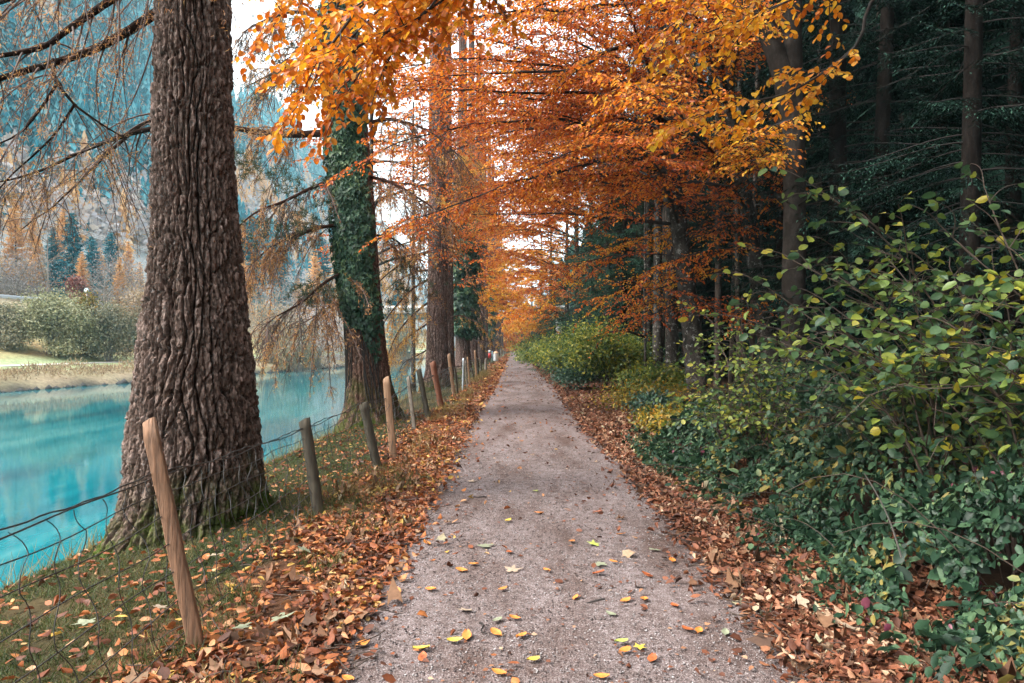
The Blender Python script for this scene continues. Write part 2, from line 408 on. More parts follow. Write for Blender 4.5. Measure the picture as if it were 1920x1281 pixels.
M['wire'] = simple_mat('wire', (.055, .053, .052), .5, metal=.5, var=.3, scale=20)
M['galv'] = simple_mat('galv', (.42, .46, .50), .4, metal=.6, var=.2, scale=20)
M['white_paint'] = simple_mat('white_paint', (.78, .80, .82), .5, var=.06, scale=5)
M['bin_lid'] = simple_mat('bin_lid', (.55, .33, .2), .5, var=.1)
M['red_paint'] = simple_mat('red_paint', (.55, .03, .03), .5, var=.1)
M['blue_paint'] = simple_mat('blue_paint', (.22, .36, .45), .5, var=.1)
M['concrete'] = simple_mat('concrete', (.62, .62, .60), .8, var=.15, scale=2)
M['steel_teal'] = simple_mat('steel_teal', (.10, .17, .17), .6, var=.2, scale=2)
M['rock'] = simple_mat('rock', (.06, .056, .052), .85, var=.4, scale=3, bump=.6, bdist=.05)
M['pebble'] = leaf_mat('pebble', [(0, (.045, .034, .032)), (.4, (.125, .10, .097)), (.75, (.215, .188, .184)), (1, (.42, .40, .40))], 0, rough=.8, spec=.3, clump=3)
M['cone'] = simple_mat('cone', (.12, .07, .045), .8, var=.4, scale=50)

# ------------------------------------------------------------------ terrain
def shore_x(y):
    return np.interp(y, [-100, 46, 118, 1800], [-58, -34, -22, -22])

def path_c(y):
    return np.interp(y, [-20, 0, 5, 10, 14, 25, 60, 150, 400], [.1, .2, .29, .26, .2, .32, .2, -.2, -.6])

PATH_HW = 1.2
def ground_z(x, y, fine=True):
    x = np.asarray(x, float); y = np.asarray(y, float)
    near = np.interp(x, [-9, -6.6, -6.0, -5.2, -4.6, -4.0, -3.4, -2.6, -1.8, -1.1, 2.0, 3.2, 8, 60, 400], [-2.6, -2.2, -1.75, -1.05, -.60, -.36, -.20, -.09, -.03, 0, 0, .06, .15, .6, 6])
    d = shore_x(y) - x
    far = np.interp(d, [-6, -2, -.4, 0, .6, 1.6, 3.5, 6, 8, 13, 18, 25, 31, 36, 60, 110, 160, 900], [-2.6, -2.4, -1.8, -1.5, -1.0, -.6, -.35, -.05, .0, 1.3, 3.6, 6.3, 6.3, 8, 14, 26, 34, 60])
    z = np.where(x > -12, near, far)
    z = np.where((x <= -9) & (d < -6), -2.6, z)
    if fine:
        sh = np.shape(z); p = np.stack([x.ravel(), y.ravel(), np.zeros(x.size)], 1)
        off = np.clip((np.abs(x - path_c(y)) - 1.15) / .5, 0, 1)
        amp = np.where(x > -12, .022 * off, np.clip(d / 10, 0, 1) * .15)
        z = z + (fbm(p * 1.3, 3, 5).reshape(sh) * 1.0 + fbm(p * 6, 2, 9).reshape(sh) * .35) * amp
        z = z - .012 * (1 - off)
    return z

def gz(x, y):
    return float(ground_z(np.array([x]), np.array([y]))[0])

def graded(segs):
    out = [segs[0][0]]
    for a, b, step in segs:
        n = max(1, int(round((b - a) / step))); out += list(np.linspace(a, b, n + 1)[1:])
    return np.array(out)

gx = graded([(-700, -200, 40), (-200, -80, 6), (-80, -20, 1.0), (-20, -7, .5), (-7, 3.5, .09), (3.5, 12, .4), (12, 60, 4), (60, 500, 44)])
gy = graded([(-80, -6, 6), (-6, 1.5, .5), (1.5, 14, .1), (14, 40, .3), (40, 160, 1.5), (160, 400, 12), (400, 1700, 100)])
GX, GY = np.meshgrid(gx, gy)
GZ = ground_z(GX, GY)
def grid_faces(ny, nx):
    i = np.arange(ny * nx).reshape(ny, nx)
    return np.stack([i[:-1, :-1], i[:-1, 1:], i[1:, 1:], i[1:, :-1]], -1).reshape(-1, 4)
xf, yf = GX.ravel(), GY.ravel()
pp = np.stack([xf, yf, np.zeros_like(xf)], 1)
n_a = fbm(pp * .9, 4, 21); n_b = fbm(pp * .15, 3, 31)
def lerp(a, b, t): return np.asarray(a)[None] * (1 - t[:, None]) + np.asarray(b)[None] * t[:, None]
leafy = lerp((.055, .028, .016), (.11, .05, .026), np.clip(n_a * .6 + .5, 0, 1))
mossy = lerp((.022, .028, .010), (.060, .045, .02), np.clip(n_a * .8 + .45, 0, 1))
floor = lerp((.03, .018, .011), (.075, .038, .02), np.clip(n_a * .8 + .5, 0, 1))
mud = np.tile(np.array([[.10, .09, .07]]), (len(xf), 1))
dsh = shore_x(yf) - xf
fgrass = lerp((.28, .37, .19), (.38, .44, .24), np.clip(n_b + .5, 0, 1))
forange = lerp((.46, .30, .15), (.38, .40, .20), np.clip(n_a * .7 + .4, 0, 1))
fbrown = lerp((.42, .33, .22), (.34, .30, .18), np.clip(n_a + .5, 0, 1))
hill = lerp((.17, .16, .12), (.28, .20, .12), np.clip(n_a + .5, 0, 1))
t1 = sstep(-2.15, -1.75, xf + n_a * .3)
col = mossy * (1 - t1[:, None]) + leafy * t1[:, None]
t2 = sstep(2.6, 3.6, xf); col = col * (1 - t2[:, None]) + floor * t2[:, None]
t3 = sstep(-5.0, -5.8, xf); col = col * (1 - t3[:, None]) + mud * t3[:, None]
farm = xf < -12
fc = fbrown.copy()
for a, b, cc in ((3.2, 4.2, fgrass), (9.3, 10.5, forange), (15, 18, fbrown), (30, 36, hill)):
    t = sstep(a, b, dsh + n_a * .5)[:, None]; fc = fc * (1 - t) + cc * t
col = np.where(farm[:, None], fc, col)
col = np.where((farm & (dsh < .3))[:, None], mud, col)

def ground_material():
    m, nd, lk, out = new_mat('ground_soil')
    at = nd.new('ShaderNodeAttribute'); at.attribute_name = 'soil'
    n1 = noise(nd, lk, 26, 6, .7); n2 = noise(nd, lk, 3.1, 5, .6)
    r = ramp(nd, [(.3, (.5, .48, .45)), (.5, (1, 1, 1)), (.7, (1.5, 1.45, 1.4))]); lk.new(n1.outputs['Fac'], r.inputs['Fac'])
    r2 = ramp(nd, [(.35, (.75, .75, .75)), (.65, (1.2, 1.2, 1.2))]); lk.new(n2.outputs['Fac'], r2.inputs['Fac'])
    c = mixc(nd, lk, 1.0, at.outputs['Color'], r.outputs['Color'], 'MULTIPLY')
    c = mixc(nd, lk, 1.0, c, r2.outputs['Color'], 'MULTIPLY')
    p = nd.new('ShaderNodeBsdfPrincipled'); p.inputs['Roughness'].default_value = .95; p.inputs['Specular IOR Level'].default_value = .15
    lk.new(c, p.inputs['Base Color'])
    b = nd.new('ShaderNodeBump'); b.inputs['Strength'].default_value = .8; b.inputs['Distance'].default_value = .03
    lk.new(n1.outputs['Fac'], b.inputs['Height']); lk.new(b.outputs[0], p.inputs['Normal']); lk.new(p.outputs[0], out.inputs['Surface'])
    return m
tag(obj('ground', mesh_data('ground', np.stack([xf, yf, GZ.ravel()], 1), [grid_faces(*GX.shape)], ground_material(), True, {'soil': col})), kind='structure')

# ---- gravel path
def gravel_material():
    m, nd, lk, out = new_mat('gravel')
    tc = nd.new('ShaderNodeTexCoord').outputs['Object']
    v = nd.new('ShaderNodeTexVoronoi'); v.inputs['Scale'].default_value = 165; lk.new(tc, v.inputs['Vector'])
    r = ramp(nd, [(0, (.085, .063, .060)), (.35, (.135, .106, .103)), (.7, (.190, .158, .155)), (.93, (.25, .222, .222)), (1, (.38, .36, .365))])
    sx = nd.new('ShaderNodeSeparateColor'); lk.new(v.outputs['Color'], sx.inputs[0]); lk.new(sx.outputs[0], r.inputs['Fac'])
    n1 = noise(nd, lk, 1.3, 6, .65, stretch=(1.6, .5, 1)); n2 = noise(nd, lk, 14, 5, .65)
    r1 = ramp(nd, [(.33, (.55, .43, .37)), (.5, (.95, .91, .90)), (.68, (1.22, 1.22, 1.24))]); lk.new(n1.outputs['Fac'], r1.inputs['Fac'])
    r2 = ramp(nd, [(.3, (.62, .56, .52)), (.55, (1.05, 1.03, 1.02)), (.75, (1.3, 1.3, 1.3))]); lk.new(n2.outputs['Fac'], r2.inputs['Fac'])
    c = mixc(nd, lk, 1, r.outputs['Color'], r1.outputs['Color'], 'MULTIPLY'); c = mixc(nd, lk, 1, c, r2.outputs['Color'], 'MULTIPLY')
    p = nd.new('ShaderNodeBsdfPrincipled'); p.inputs['Roughness'].default_value = .85; p.inputs['Specular IOR Level'].default_value = .25
    lk.new(c, p.inputs['Base Color'])
    b = nd.new('ShaderNodeBump'); b.inputs['Strength'].default_value = .7; b.inputs['Distance'].default_value = .008
    hs = nd.new('ShaderNodeMath'); hs.operation = 'SUBTRACT'
    lk.new(n2.outputs['Fac'], hs.inputs[0]); lk.new(v.outputs['Distance'], hs.inputs[1]); lk.new(hs.outputs[0], b.inputs['Height'])
    lk.new(b.outputs[0], p.inputs['Normal']); lk.new(p.outputs[0], out.inputs['Surface'])
    return m
py_ = graded([(-10, 1, 1), (1, 14, .15), (14, 40, .5), (40, 260, 3)])
ps = np.linspace(-1, 1, 25)
PY, PS = np.meshgrid(py_, ps, indexing='ij')
edge = 1 + .08 * vnoise(np.stack([PY.ravel() * .9, np.sign(PS.ravel()) * 5, 0 * PY.ravel()], 1), 3).reshape(PY.shape)
PX = path_c(PY) + PS * (PATH_HW + .08) * edge
PZ = .022 * (1 - PS ** 2) + .004 + .006 * fbm(np.stack([PX.ravel() * 2, PY.ravel() * 1.4, 0 * PX.ravel()], 1), 3, 8).reshape(PX.shape) * (1 - PS ** 4)
def path_z(x, y):
    s = np.clip((x - path_c(y)) / (PATH_HW + .08), -1, 1); return .022 * (1 - s ** 2) + .006
tag(obj('gravel_path', mesh_data('gravel_path', np.stack([PX, PY, PZ], -1).reshape(-1, 3), [grid_faces(*PX.shape)], gravel_material(), True)), kind='structure')

# far shore footpath
fy = np.linspace(-60, 300, 120)
fx = shore_x(fy) - 7.0
fp = np.stack([np.stack([fx + .9, fy, ground_z(fx + .9, fy, False) + .07], 1), np.stack([fx - .9, fy, ground_z(fx - .9, fy, False) + .07], 1)], 1)
tag(obj('far_footpath', mesh_data('far_footpath', fp.reshape(-1, 3), [grid_faces(120, 2)], simple_mat('pale_gravel', (.62, .58, .50), .9, var=.1, scale=1))), kind='structure')

# ---- river
def water_material():
    m, nd, lk, out = new_mat('glacial_water')
    n0 = noise(nd, lk, .42, 6, .66, stretch=(1, .16, 1))
    r = ramp(nd, [(.40, (.000, .085, .115)), (.50, (.001, .14, .17)), (.58, (.012, .18, .205)), (.68, (.06, .24, .25))]); lk.new(n0.outputs['Fac'], r.inputs['Fac'])  # paler patches in the base colour stand in for mottled reflections
    p = nd.new('ShaderNodeBsdfPrincipled'); p.inputs['Roughness'].default_value = .045; p.inputs['IOR'].default_value = 1.33
    lk.new(r.outputs['Color'], p.inputs['Base Color'])
    n1 = noise(nd, lk, 1.3, 5, .6, stretch=(1, .5, 1)); b = nd.new('ShaderNodeBump'); b.inputs['Strength'].default_value = .055; b.inputs['Distance'].default_value = .05
    lk.new(n1.outputs['Fac'], b.inputs['Height']); lk.new(b.outputs[0], p.inputs['Normal']); lk.new(p.outputs[0], out.inputs['Surface'])
    return m
tag(obj('river', mesh_data('river', [(-110, -79, -1.5), (-5.2, -79, -1.5), (-5.2, 1500, -1.5), (-110, 1500, -1.5)], [[[0, 1, 2, 3]]], water_material())), kind='structure')

# ------------------------------------------------------------------ mountain across the river
mx = np.linspace(-640, -95, 90); my = np.linspace(-60, 1500, 150)
MX, MY = np.meshgrid(mx, my)
mp = np.stack([MX.ravel(), MY.ravel(), 0 * MX.ravel()], 1)
def mountain_z(x, y):
    p = np.stack([x, y, 0 * x], 1)
    base = np.interp(x, [-640, -420, -330, -290, -230, -170, -130, -95], [150, 250, 286, 262, 168, 84, 38, 10])
    n = fbm(p * .009, 5, 77); n2 = fbm(p * .03, 3, 78)
    return base * (1 + .05 * n) + n * 14 * sstep(-110, -200, x) + n2 * 5 * sstep(-110, -160, x)
MZ = mountain_z(mp[:, 0], mp[:, 1])
tag(obj('mountain', mesh_data('mountain', np.stack([mp[:, 0], mp[:, 1], MZ], 1), [grid_faces(*MX.shape)],
    simple_mat('mountain_slope', (.36, .38, .38), .95, var=.45, scale=.02), True)), kind='structure')

def conifer_tpl(rng, tiers=9, per=7):
    """ragged small conifer, height 1, as drooping triangular boughs"""
    V = []; Fq = []
    for t in range(tiers):
        z = .08 + .86 * t / tiers; r = .20 * (1 - t / tiers) ** .8 + .015
        for k in range(per):
            a = 2 * math.pi * (k + rng.random()) / per; rr = r * rng.uniform(.65, 1.15); w = .5 * r + .02
            c, s = math.cos(a), math.sin(a); i = len(V)
            V += [(0, 0, z + .13), (c * rr * .6 - s * w * .6, s * rr * .6 + c * w * .6, z + .02), (c * rr, s * rr, z - .04 + rng.uniform(-.02, .02)), (c * rr * .6 + s * w * .6, s * rr * .6 - c * w * .6, z + .02)]
            Fq.append((i, i + 1, i + 2, i + 3))
    i = len(V); V += [(.02, 0, .9), (-.01, .017, .9), (-.01, -.017, .9), (0, 0, 1.02)]
    Fq += [(i, i + 1, i + 3, i + 3)]
    return np.array(V), np.array(Fq[:-1])
def puff_tpl(rng, n=55):
    d = norm(rng.normal(0, 1, (n, 3))); r = rng.uniform(.55, 1, n) ** .5
    p = d * r[:, None] * np.array([.34, .34, .42]) + np.array([0, 0, .52])
    lv = Leaves(); lv.add(p, rng.normal(0, 1, (n, 3)), d + rng.normal(0, .4, (n, 3)), .16, .12)
    V, fs = lv.arrays('diamond'); return V, fs[0]
def scatter(name, tpls, pos, hgt, mat, rng, wide=1.0):
    Vs, Fs, n = [], [], 0; which = rng.integers(0, len(tpls), len(pos))
    for k, (V, Fq) in enumerate(tpls):
        sel = which == k; pk, hk = pos[sel], hgt[sel]
        a = rng.uniform(0, 6.28, len(pk)); c, s = np.cos(a)[:, None], np.sin(a)[:, None]
        x = (V[None, :, 0] * c - V[None, :, 1] * s) * wide; y = (V[None, :, 0] * s + V[None, :, 1] * c) * wide
        W = np.stack([x, y, np.broadcast_to(V[None, :, 2], x.shape)], -1) * hk[:, None, None] + pk[:, None]
        Vs.append(W.reshape(-1, 3)); Fs.append((Fq[None] + (np.arange(len(pk)) * len(V))[:, None, None]).reshape(-1, Fq.shape[1]) + n); n += W.shape[0] * W.shape[1]
    return obj(name, mesh_data(name, np.concatenate(Vs), Fs, mat))
rm = np.random.default_rng(5)
con_t = [conifer_tpl(rm) for _ in range(4)]; puf_t = [puff_tpl(rm) for _ in range(3)]
N = 15000
yy = rm.uniform(-20, 1, N) ; yy = 40 + 1000 * rm.random(N) ** 1.6
xx = rm.uniform(-335, -118, N)
keep = (np.abs(xx) / yy < 1.05) & (np.abs(xx) / yy > .12)
xx, yy = xx[keep], yy[keep]; zz = mountain_z(xx, yy) - .8
zz = np.maximum(zz, ground_z(xx, yy, False) - .5)
kn = fbm(np.stack([xx * .012, yy * .012, zz * .012], 1), 3, 55) + rm.normal(0, .25, len(xx)) + (zz / 300 - .25)
pos = np.stack([xx, yy, zz], 1)
s1, s2, s3 = kn > .24, (kn <= .24) & (kn > -.36), kn <= -.36
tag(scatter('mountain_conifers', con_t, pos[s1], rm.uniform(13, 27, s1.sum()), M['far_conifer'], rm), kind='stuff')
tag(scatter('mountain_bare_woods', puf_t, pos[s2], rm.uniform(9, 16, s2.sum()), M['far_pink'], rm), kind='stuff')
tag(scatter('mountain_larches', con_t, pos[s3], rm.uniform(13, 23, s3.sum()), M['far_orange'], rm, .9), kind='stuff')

# ------------------------------------------------------------------ trunks of the riverside row
def trunk_mesh(name, mat, zs, rs, ctr, n_th, z_fine, dz, amp, plate=.09, lobes=5, flare=1.0, seed=0, top=30.0, moss_h=.7, zstretch=.22):
    """zs/rs radius profile (z from ground), ctr(z)->(dx,dy); furrowed bark to z_fine, coarse above"""
    z1 = np.arange(-.55, z_fine, dz); z2 = np.linspace(z_fine, top, 24)[1:] if top > z_fine else np.array([])
    z = np.concatenate([z1, z2]); th = np.linspace(0, 2 * np.pi, n_th, endpoint=False)
    Z, TH = np.meshgrid(z, th, indexing='ij'); c, s = np.cos(TH), np.sin(TH)
    R0 = np.interp(Z, zs, rs)
    q = np.stack([c.ravel() * 1.3, s.ravel() * 1.3, Z.ravel() * .35], 1)
    R0 = R0 * (1 + .045 * fbm(q, 3, seed + 3).reshape(Z.shape))
    rng = np.random.default_rng(seed)
    fl = np.exp(-np.clip(Z + .1, 0, 9) / .42) * flare
    lob = sum(np.clip(np.cos(TH - a - .25 * Z * rng.uniform(-1, 1)), 0, 1) ** 7 * w for a, w in zip(np.arange(lobes) / lobes * 6.283 + rng.uniform(-.4, .4, lobes), rng.uniform(.14, .34, lobes)))
    R = R0 + fl * lob
    arc = R0.mean()
    p = np.stack([(c * R0).ravel(), (s * R0).ravel(), Z.ravel()], 1)
    k0 = .105 / plate
    w = np.stack([fbm(p * np.array([3, 3, 1.6]), 3, seed + k) for k in (11, 12)] + [0 * p[:, 0]], 1)
    pw = p + w * .035
    w2 = np.stack([fbm(p * np.array([1, 1, 2.6]) * 1.6, 3, seed + k) for k in (15, 16)] + [0 * p[:, 0]], 1)
    nr = 2 * int(round(np.pi * .5 * np.interp(2.0, zs, rs) * 2 / plate))
    ph = 3.6 * fbm(p * np.array([2.2, 2.2, .95]), 4, seed + 20) + .7 * w[:, 0]; ph2 = 3.6 * fbm(p * np.array([2.3, 2.3, 1.0]) + 9.1, 3, seed + 24) + .6 * w[:, 1]; thf = TH.ravel()
    r1 = np.abs(np.sin(thf * nr / 2 + ph)); r2 = np.abs(np.sin(thf * (nr * 3 // 4) + ph2))
    e1 = sstep(.02, .42, r1) * (.45 + .55 * sstep(.0, .30, r2)); c0 = r2
    q1, q2, c3 = worley((p + w * .02) * np.array([1, 1, .26]) / (plate * 1.1), seed + 80); e1 = e1 * (.52 + .48 * sstep(.0, .13, q2 - q1)) * (.86 + .2 * c3)
    f1, f2, c1 = worley((p + w * .018) * np.array([1, 1, .40]) / (plate * .36), seed + 60)
    f1, f2b, c2 = worley((p + w * .012) * np.array([1, 1, .55]) / (plate * .17), seed + 70); e3 = sstep(.0, .2, f2 - f1)
    hgt = (.64 * e1 + .27 * c1 * e1 + .16 * c2 + .05 * c0 + .07 * fbm(p * np.array([46, 46, 20]), 3, seed + 40)).reshape(Z.shape)
    flake = np.clip(.5 * c1 + .35 * c2 + .3 * c0 - .1, 0, 1)
    R = R + (hgt - .8) * amp
    cx, cyv = ctr(Z)
    V = np.stack([cx + c * R, cyv + s * R, Z], -1).reshape(-1, 3)
    i = np.arange(Z.size).reshape(Z.shape); j = np.roll(i, -1, 1)
    Fq = np.stack([i[:-1], j[:-1], j[1:], i[1:]], -1).reshape(-1, 4)
    ms = np.clip(1.15 - Z / moss_h + .5 * fbm(p * 2.0, 3, seed + 50).reshape(Z.shape), 0, 1).ravel()
    return mesh_data(name, V, [Fq], mat, True, {'plate': sstep(.18, .50, hgt).ravel(), 'flake': flake, 'moss': ms})

def limb_wood(name, specs, mat, sides=8, n=28):
    w = Wood()
    for pts, r0, r1 in specs:
        p = spline(pts, n); p = p + .012 * fbm(p * 3.0, 2, 3)[:, None] * np.array([1, .5, 1])
        w.batch(p, np.linspace(r0, r1, n), sides)
    return w.data(name, mat)

# ---- drooping conifer twigs (larch): returns needles along hanging twigs
def larch_limb(pts, r0, r1, wood, twigs, lv, rng, sec_sp=.22, sec_len=(.5, 1.3), hang=.9, needle=.035, start=.12, dens=1.0, tw_sp=.07, nw=.007, needles=True, rt=.0022, spread=.8):
    n = max(12, int(arclen(spline(pts, 30)) / .12)); p = spline(pts, n)
    p = p + .03 * np.stack([fbm(p * 1.7 + k * 9, 3, 60 + k) for k in range(3)], 1) * np.linspace(0, 1, n)[:, None]
    wood.batch(p, np.linspace(r0, r1, n), 8)
    Lb = arclen(p); T = norm(np.gradient(p, axis=0)); ns = int(Lb * (1 - start) / sec_sp)
    S = []; R = []
    for k in range(ns):
        f = start + (1 - start) * (k + rng.random()) / max(ns, 1); i = min(n - 1, int(f * (n - 1)))
        side = norm(np.cross(T[i], UP)); sg = rng.choice([-1, 1])
        d = norm(T[i] * rng.uniform(.1, .8) + side * sg * rng.uniform(.2, 1) * spread + UP * rng.uniform(-.5, .25))
        L = rng.uniform(*sec_len) * (1.1 - .5 * f); t = np.linspace(0, 1, 10)[:, None]
        q = p[i] + d * L * (t - .15 * t ** 2) - UP * L * hang * t ** 1.8 * rng.uniform(.4, 1) + .05 * L * rv(1, 1, rng) * np.sin(t * 4)
        S.append(q); R.append(np.linspace(min(.011, .35 * (r0 + (r1 - r0) * f) + .003), rt * 1.3, 10))
    if not S: return
    S = np.array(S); twigs.batch(S, np.array(R), 4)
    # tertiary twigs
    Ls = np.linalg.norm(np.diff(S, axis=1), axis=2).sum(1); B = []; D = []; LL = []
    for q, L in zip(S, Ls):
        nt = int(L / tw_sp * dens); ii = rng.uniform(1.0, 9, nt); a = np.floor(ii).astype(int).clip(0, 8); fr = (ii - a)[:, None]
        B.append(q[a] * (1 - fr) + q[a + 1] * fr); tt = norm(q[a + 1] - q[a])
        D.append(norm(tt * .5 + rv(nt, .5, rng) - UP * .35)); LL.append(rng.uniform(.08, .38, nt))
    B, D, LL = np.concatenate(B), np.concatenate(D), np.concatenate(LL)
    t = np.linspace(0, 1, 5)[None, :, None]
    Q = B[:, None] + D[:, None] * LL[:, None, None] * t - UP * (LL[:, None, None] * .35) * t ** 2
    twigs.batch(Q, np.broadcast_to(np.linspace(rt * 1.1, rt * .7, 5), (len(Q), 5)), 3)
    if needles:
        allp = np.concatenate([Q[:, 1:].reshape(-1, 3), S[:, 4:].reshape(-1, 3)])
        rep = np.repeat(allp, 4, 0); sel = rng.random(len(rep)) < .75 * dens
        # needles survive in patches
        patch = fbm(rep * 1.6, 2, 91) + rng.normal(0, .15, len(rep)); sel &= patch > -.15
        rep = rep[sel] + rv(sel.sum(), .012, rng)
        lv.add(rep, rv(len(rep), 1, rng) - UP * .7, rv(len(rep), 1, rng), rng.uniform(.7, 1.3, len(rep)) * needle, nw)

def join(w, tw, name, wmat, tmat, off):
    """limb wood and its twigs in one connected mesh"""
    V = np.concatenate(w.V + tw.V) - np.asarray(off); F1 = np.concatenate(w.F); Fs = [F1]; mi = [np.zeros(len(F1), int)]
    if tw.n: F2 = np.concatenate(tw.F) + w.n; Fs.append(F2); mi.append(np.ones(len(F2), int))
    return mesh_data(name, V, Fs, [M[wmat], M[tmat]], True, None, np.concatenate(mi))
def limb_part(root, fn, args, wmat, tmat, lmat, tpl='needle', off=(0, 0, 0), **kw):
    w, tw, lv = Wood(), Wood(), Leaves(); fn(args[0], args[1], args[2], w, tw, lv, **kw)
    o = obj('limb', join(w, tw, 'limb', wmat, tmat, off), root)
    if lv.count(): obj('foliage', lv.data('foliage', M[lmat], tpl, off), o)
    return o

rl = np.random.default_rng(11)
# ---- first tree: the big larch in the left foreground
bx, by = -3.24, 6.95; bz = gz(bx, by)
t1root = empty('larch_tree', (bx, by, bz), 'massive furrowed trunk with mossy root flare right behind the nearest pale stake', 'tree')
zz = np.array([-.6, 0, .25, .55, .95, 1.35, 1.8, 2.4, 3.2, 4.2, 5.2, 30])
rr = np.array([.68, .635, .61, .60, .59, .555, .505, .445, .385, .355, .335, .15])
def c1(z): return .02 * np.sin(z * 1.1) + .045 * np.clip(z / 3, 0, 1) - .02, 0 * z
obj('trunk', trunk_mesh('trunk', M['larch_bark'], zz, rr, c1, 480, 5.6, .0085, .10, plate=.105, lobes=6, flare=.8, seed=4, moss_h=.55), t1root)
# limbs to the left over the river (real branches at the trunk's own distance)
LB1 = [
    ([P(345, -10, 6.95), P(285, 30, 6.9), P(195, 85, 6.8), P(100, 118, 6.6), P(0, 150, 6.4), P(-120, 190, 6.2)], .055, .02),
    ([P(345, -130, 6.95), P(250, -30, 6.7), P(195, 10, 6.5), P(130, 55, 6.3), P(60, 95, 6.1), P(-60, 115, 5.8)], .05, .016),
    ([P(345, 240, 7.0), P(290, 241, 7.1), P(230, 256, 7.2), P(150, 285, 7.4), P(60, 325, 7.5), P(-20, 350, 7.6)], .032, .008),
    ([P(100, 112, 6.6), P(105, 150, 6.5), P(140, 195, 6.5), P(180, 225, 6.5), P(235, 262, 6.5)], .02, .006),
    ([P(108, 155, 6.5), P(80, 200, 6.4), P(40, 245, 6.3), P(-10, 272, 6.2)], .016, .006),
    ([P(140, 196, 6.5), P(105, 250, 6.4), P(65, 290, 6.3), P(20, 330, 6.3), P(-20, 370, 6.2)], .012, .005),
    ([P(345, -190, 6.95), P(240, -120, 7.2), P(120, -50, 7.5), P(20, 0, 7.8), P(-80, 25, 8)], .05, .015),
    ([P(345, -180, 6.9), P(300, -150, 6.2), P(240, -110, 5.6), P(160, -60, 5.0), P(60, -20, 4.6)], .045, .012),
    ([P(345, 190, 7.1), P(270, 235, 7.6), P(200, 290, 8.0), P(120, 370, 8.3), P(40, 430, 8.5)], .025, .006),
]
for i, sp in enumerate(LB1):
    limb_part(t1root, larch_limb, sp, 'larch_bark', 'larch_twig', 'larch_needle', off=(bx, by, bz), rng=rl, sec_sp=.15 if i < 3 or i > 5 else .11, sec_len=(.5, 1.35), hang=.8, needle=.04, tw_sp=.085, nw=.0062, dens=.8, start=.1)

# ---- second tree: ivy-clad, tall, leaning a little left
b2 = np.array([-3.36, 15.9, 0]); b2[2] = gz(*b2[:2])
t2root = empty('pine_tree', b2, 'tall reddish trunk wrapped in dark green ivy, second in the riverside row', 'tree')
zz2 = np.array([-.6, 0, .4, .9, 1.6, 3, 5, 8, 30]); rr2 = np.array([.78, .68, .575, .50, .455, .44, .425, .40, .21])
def c2(z): return -.085 * np.clip(z - .5, 0, 30) ** .95 + .02, 0 * z
obj('trunk', trunk_mesh('trunk', M['red_bark'], zz2, rr2, c2, 220, 9.0, .03, .06, plate=.11, lobes=5, flare=.9, seed=9, moss_h=.9), t2root)
def ivy_leaves(n, zlo, zhi, th_c, th_w, zz_, rr_, cf, rng, off=(.03, .12), size=.1, thin_below=None):
    z = rng.uniform(zlo, zhi, n); th = th_c + th_w * np.clip(rng.normal(0, .48, n), -1.15, 1.15)
    keep = np.ones(n, bool)
    if thin_below is not None:
        keep = rng.random(n) < np.clip((z - zlo) / thin_below, 0, 1) * .9 + .1
        wob = fbm(np.stack([z * .8, th * 1.2, 0 * z], 1), 3, 71); keep &= (z > zlo + thin_below * (.5 + .6 * wob))
    edge = .18 * fbm(np.stack([z * 1.1, np.sign(th - th_c), 0 * z], 1), 3, 72); keep &= np.abs(th - th_c) < th_w * (1 + edge)
    z, th = z[keep], th[keep]
    o = rng.uniform(*off, len(z)) * (1 + .6 * fbm(np.stack([z * 2.0, th * 2.2, 0 * z], 1), 2, 73))
    r = np.interp(z, zz_, rr_) + o; cx, _ = cf(z)
    out = np.stack([np.cos(th), np.sin(th), 0 * z], 1)
    p = np.stack([cx, 0 * z, z], 1) + out * r[:, None]
    tang = np.stack([-np.sin(th), np.cos(th), 0 * z], 1)
    lv = Leaves(); k = len(z)
    lv.add(p, -UP * 1.0 + out * .35 + tang * rng.normal(0, .55, (k, 1)), out + rv(k, .48, rng) + UP * .35, size * rng.uniform(.55, 1.2, k), size * rng.uniform(.6, 1.1, k))
    return lv
th_cam = math.atan2(-15.9, 3.36)
iv = ivy_leaves(15000, 1.35, 9.5, th_cam - .48, 1.3, zz2, rr2, c2, rl, off=(.02, .13), size=.115, thin_below=1.5)
ivo = obj('ivy', iv.data('ivy', M['ivy'], 'ivy'), t2root)
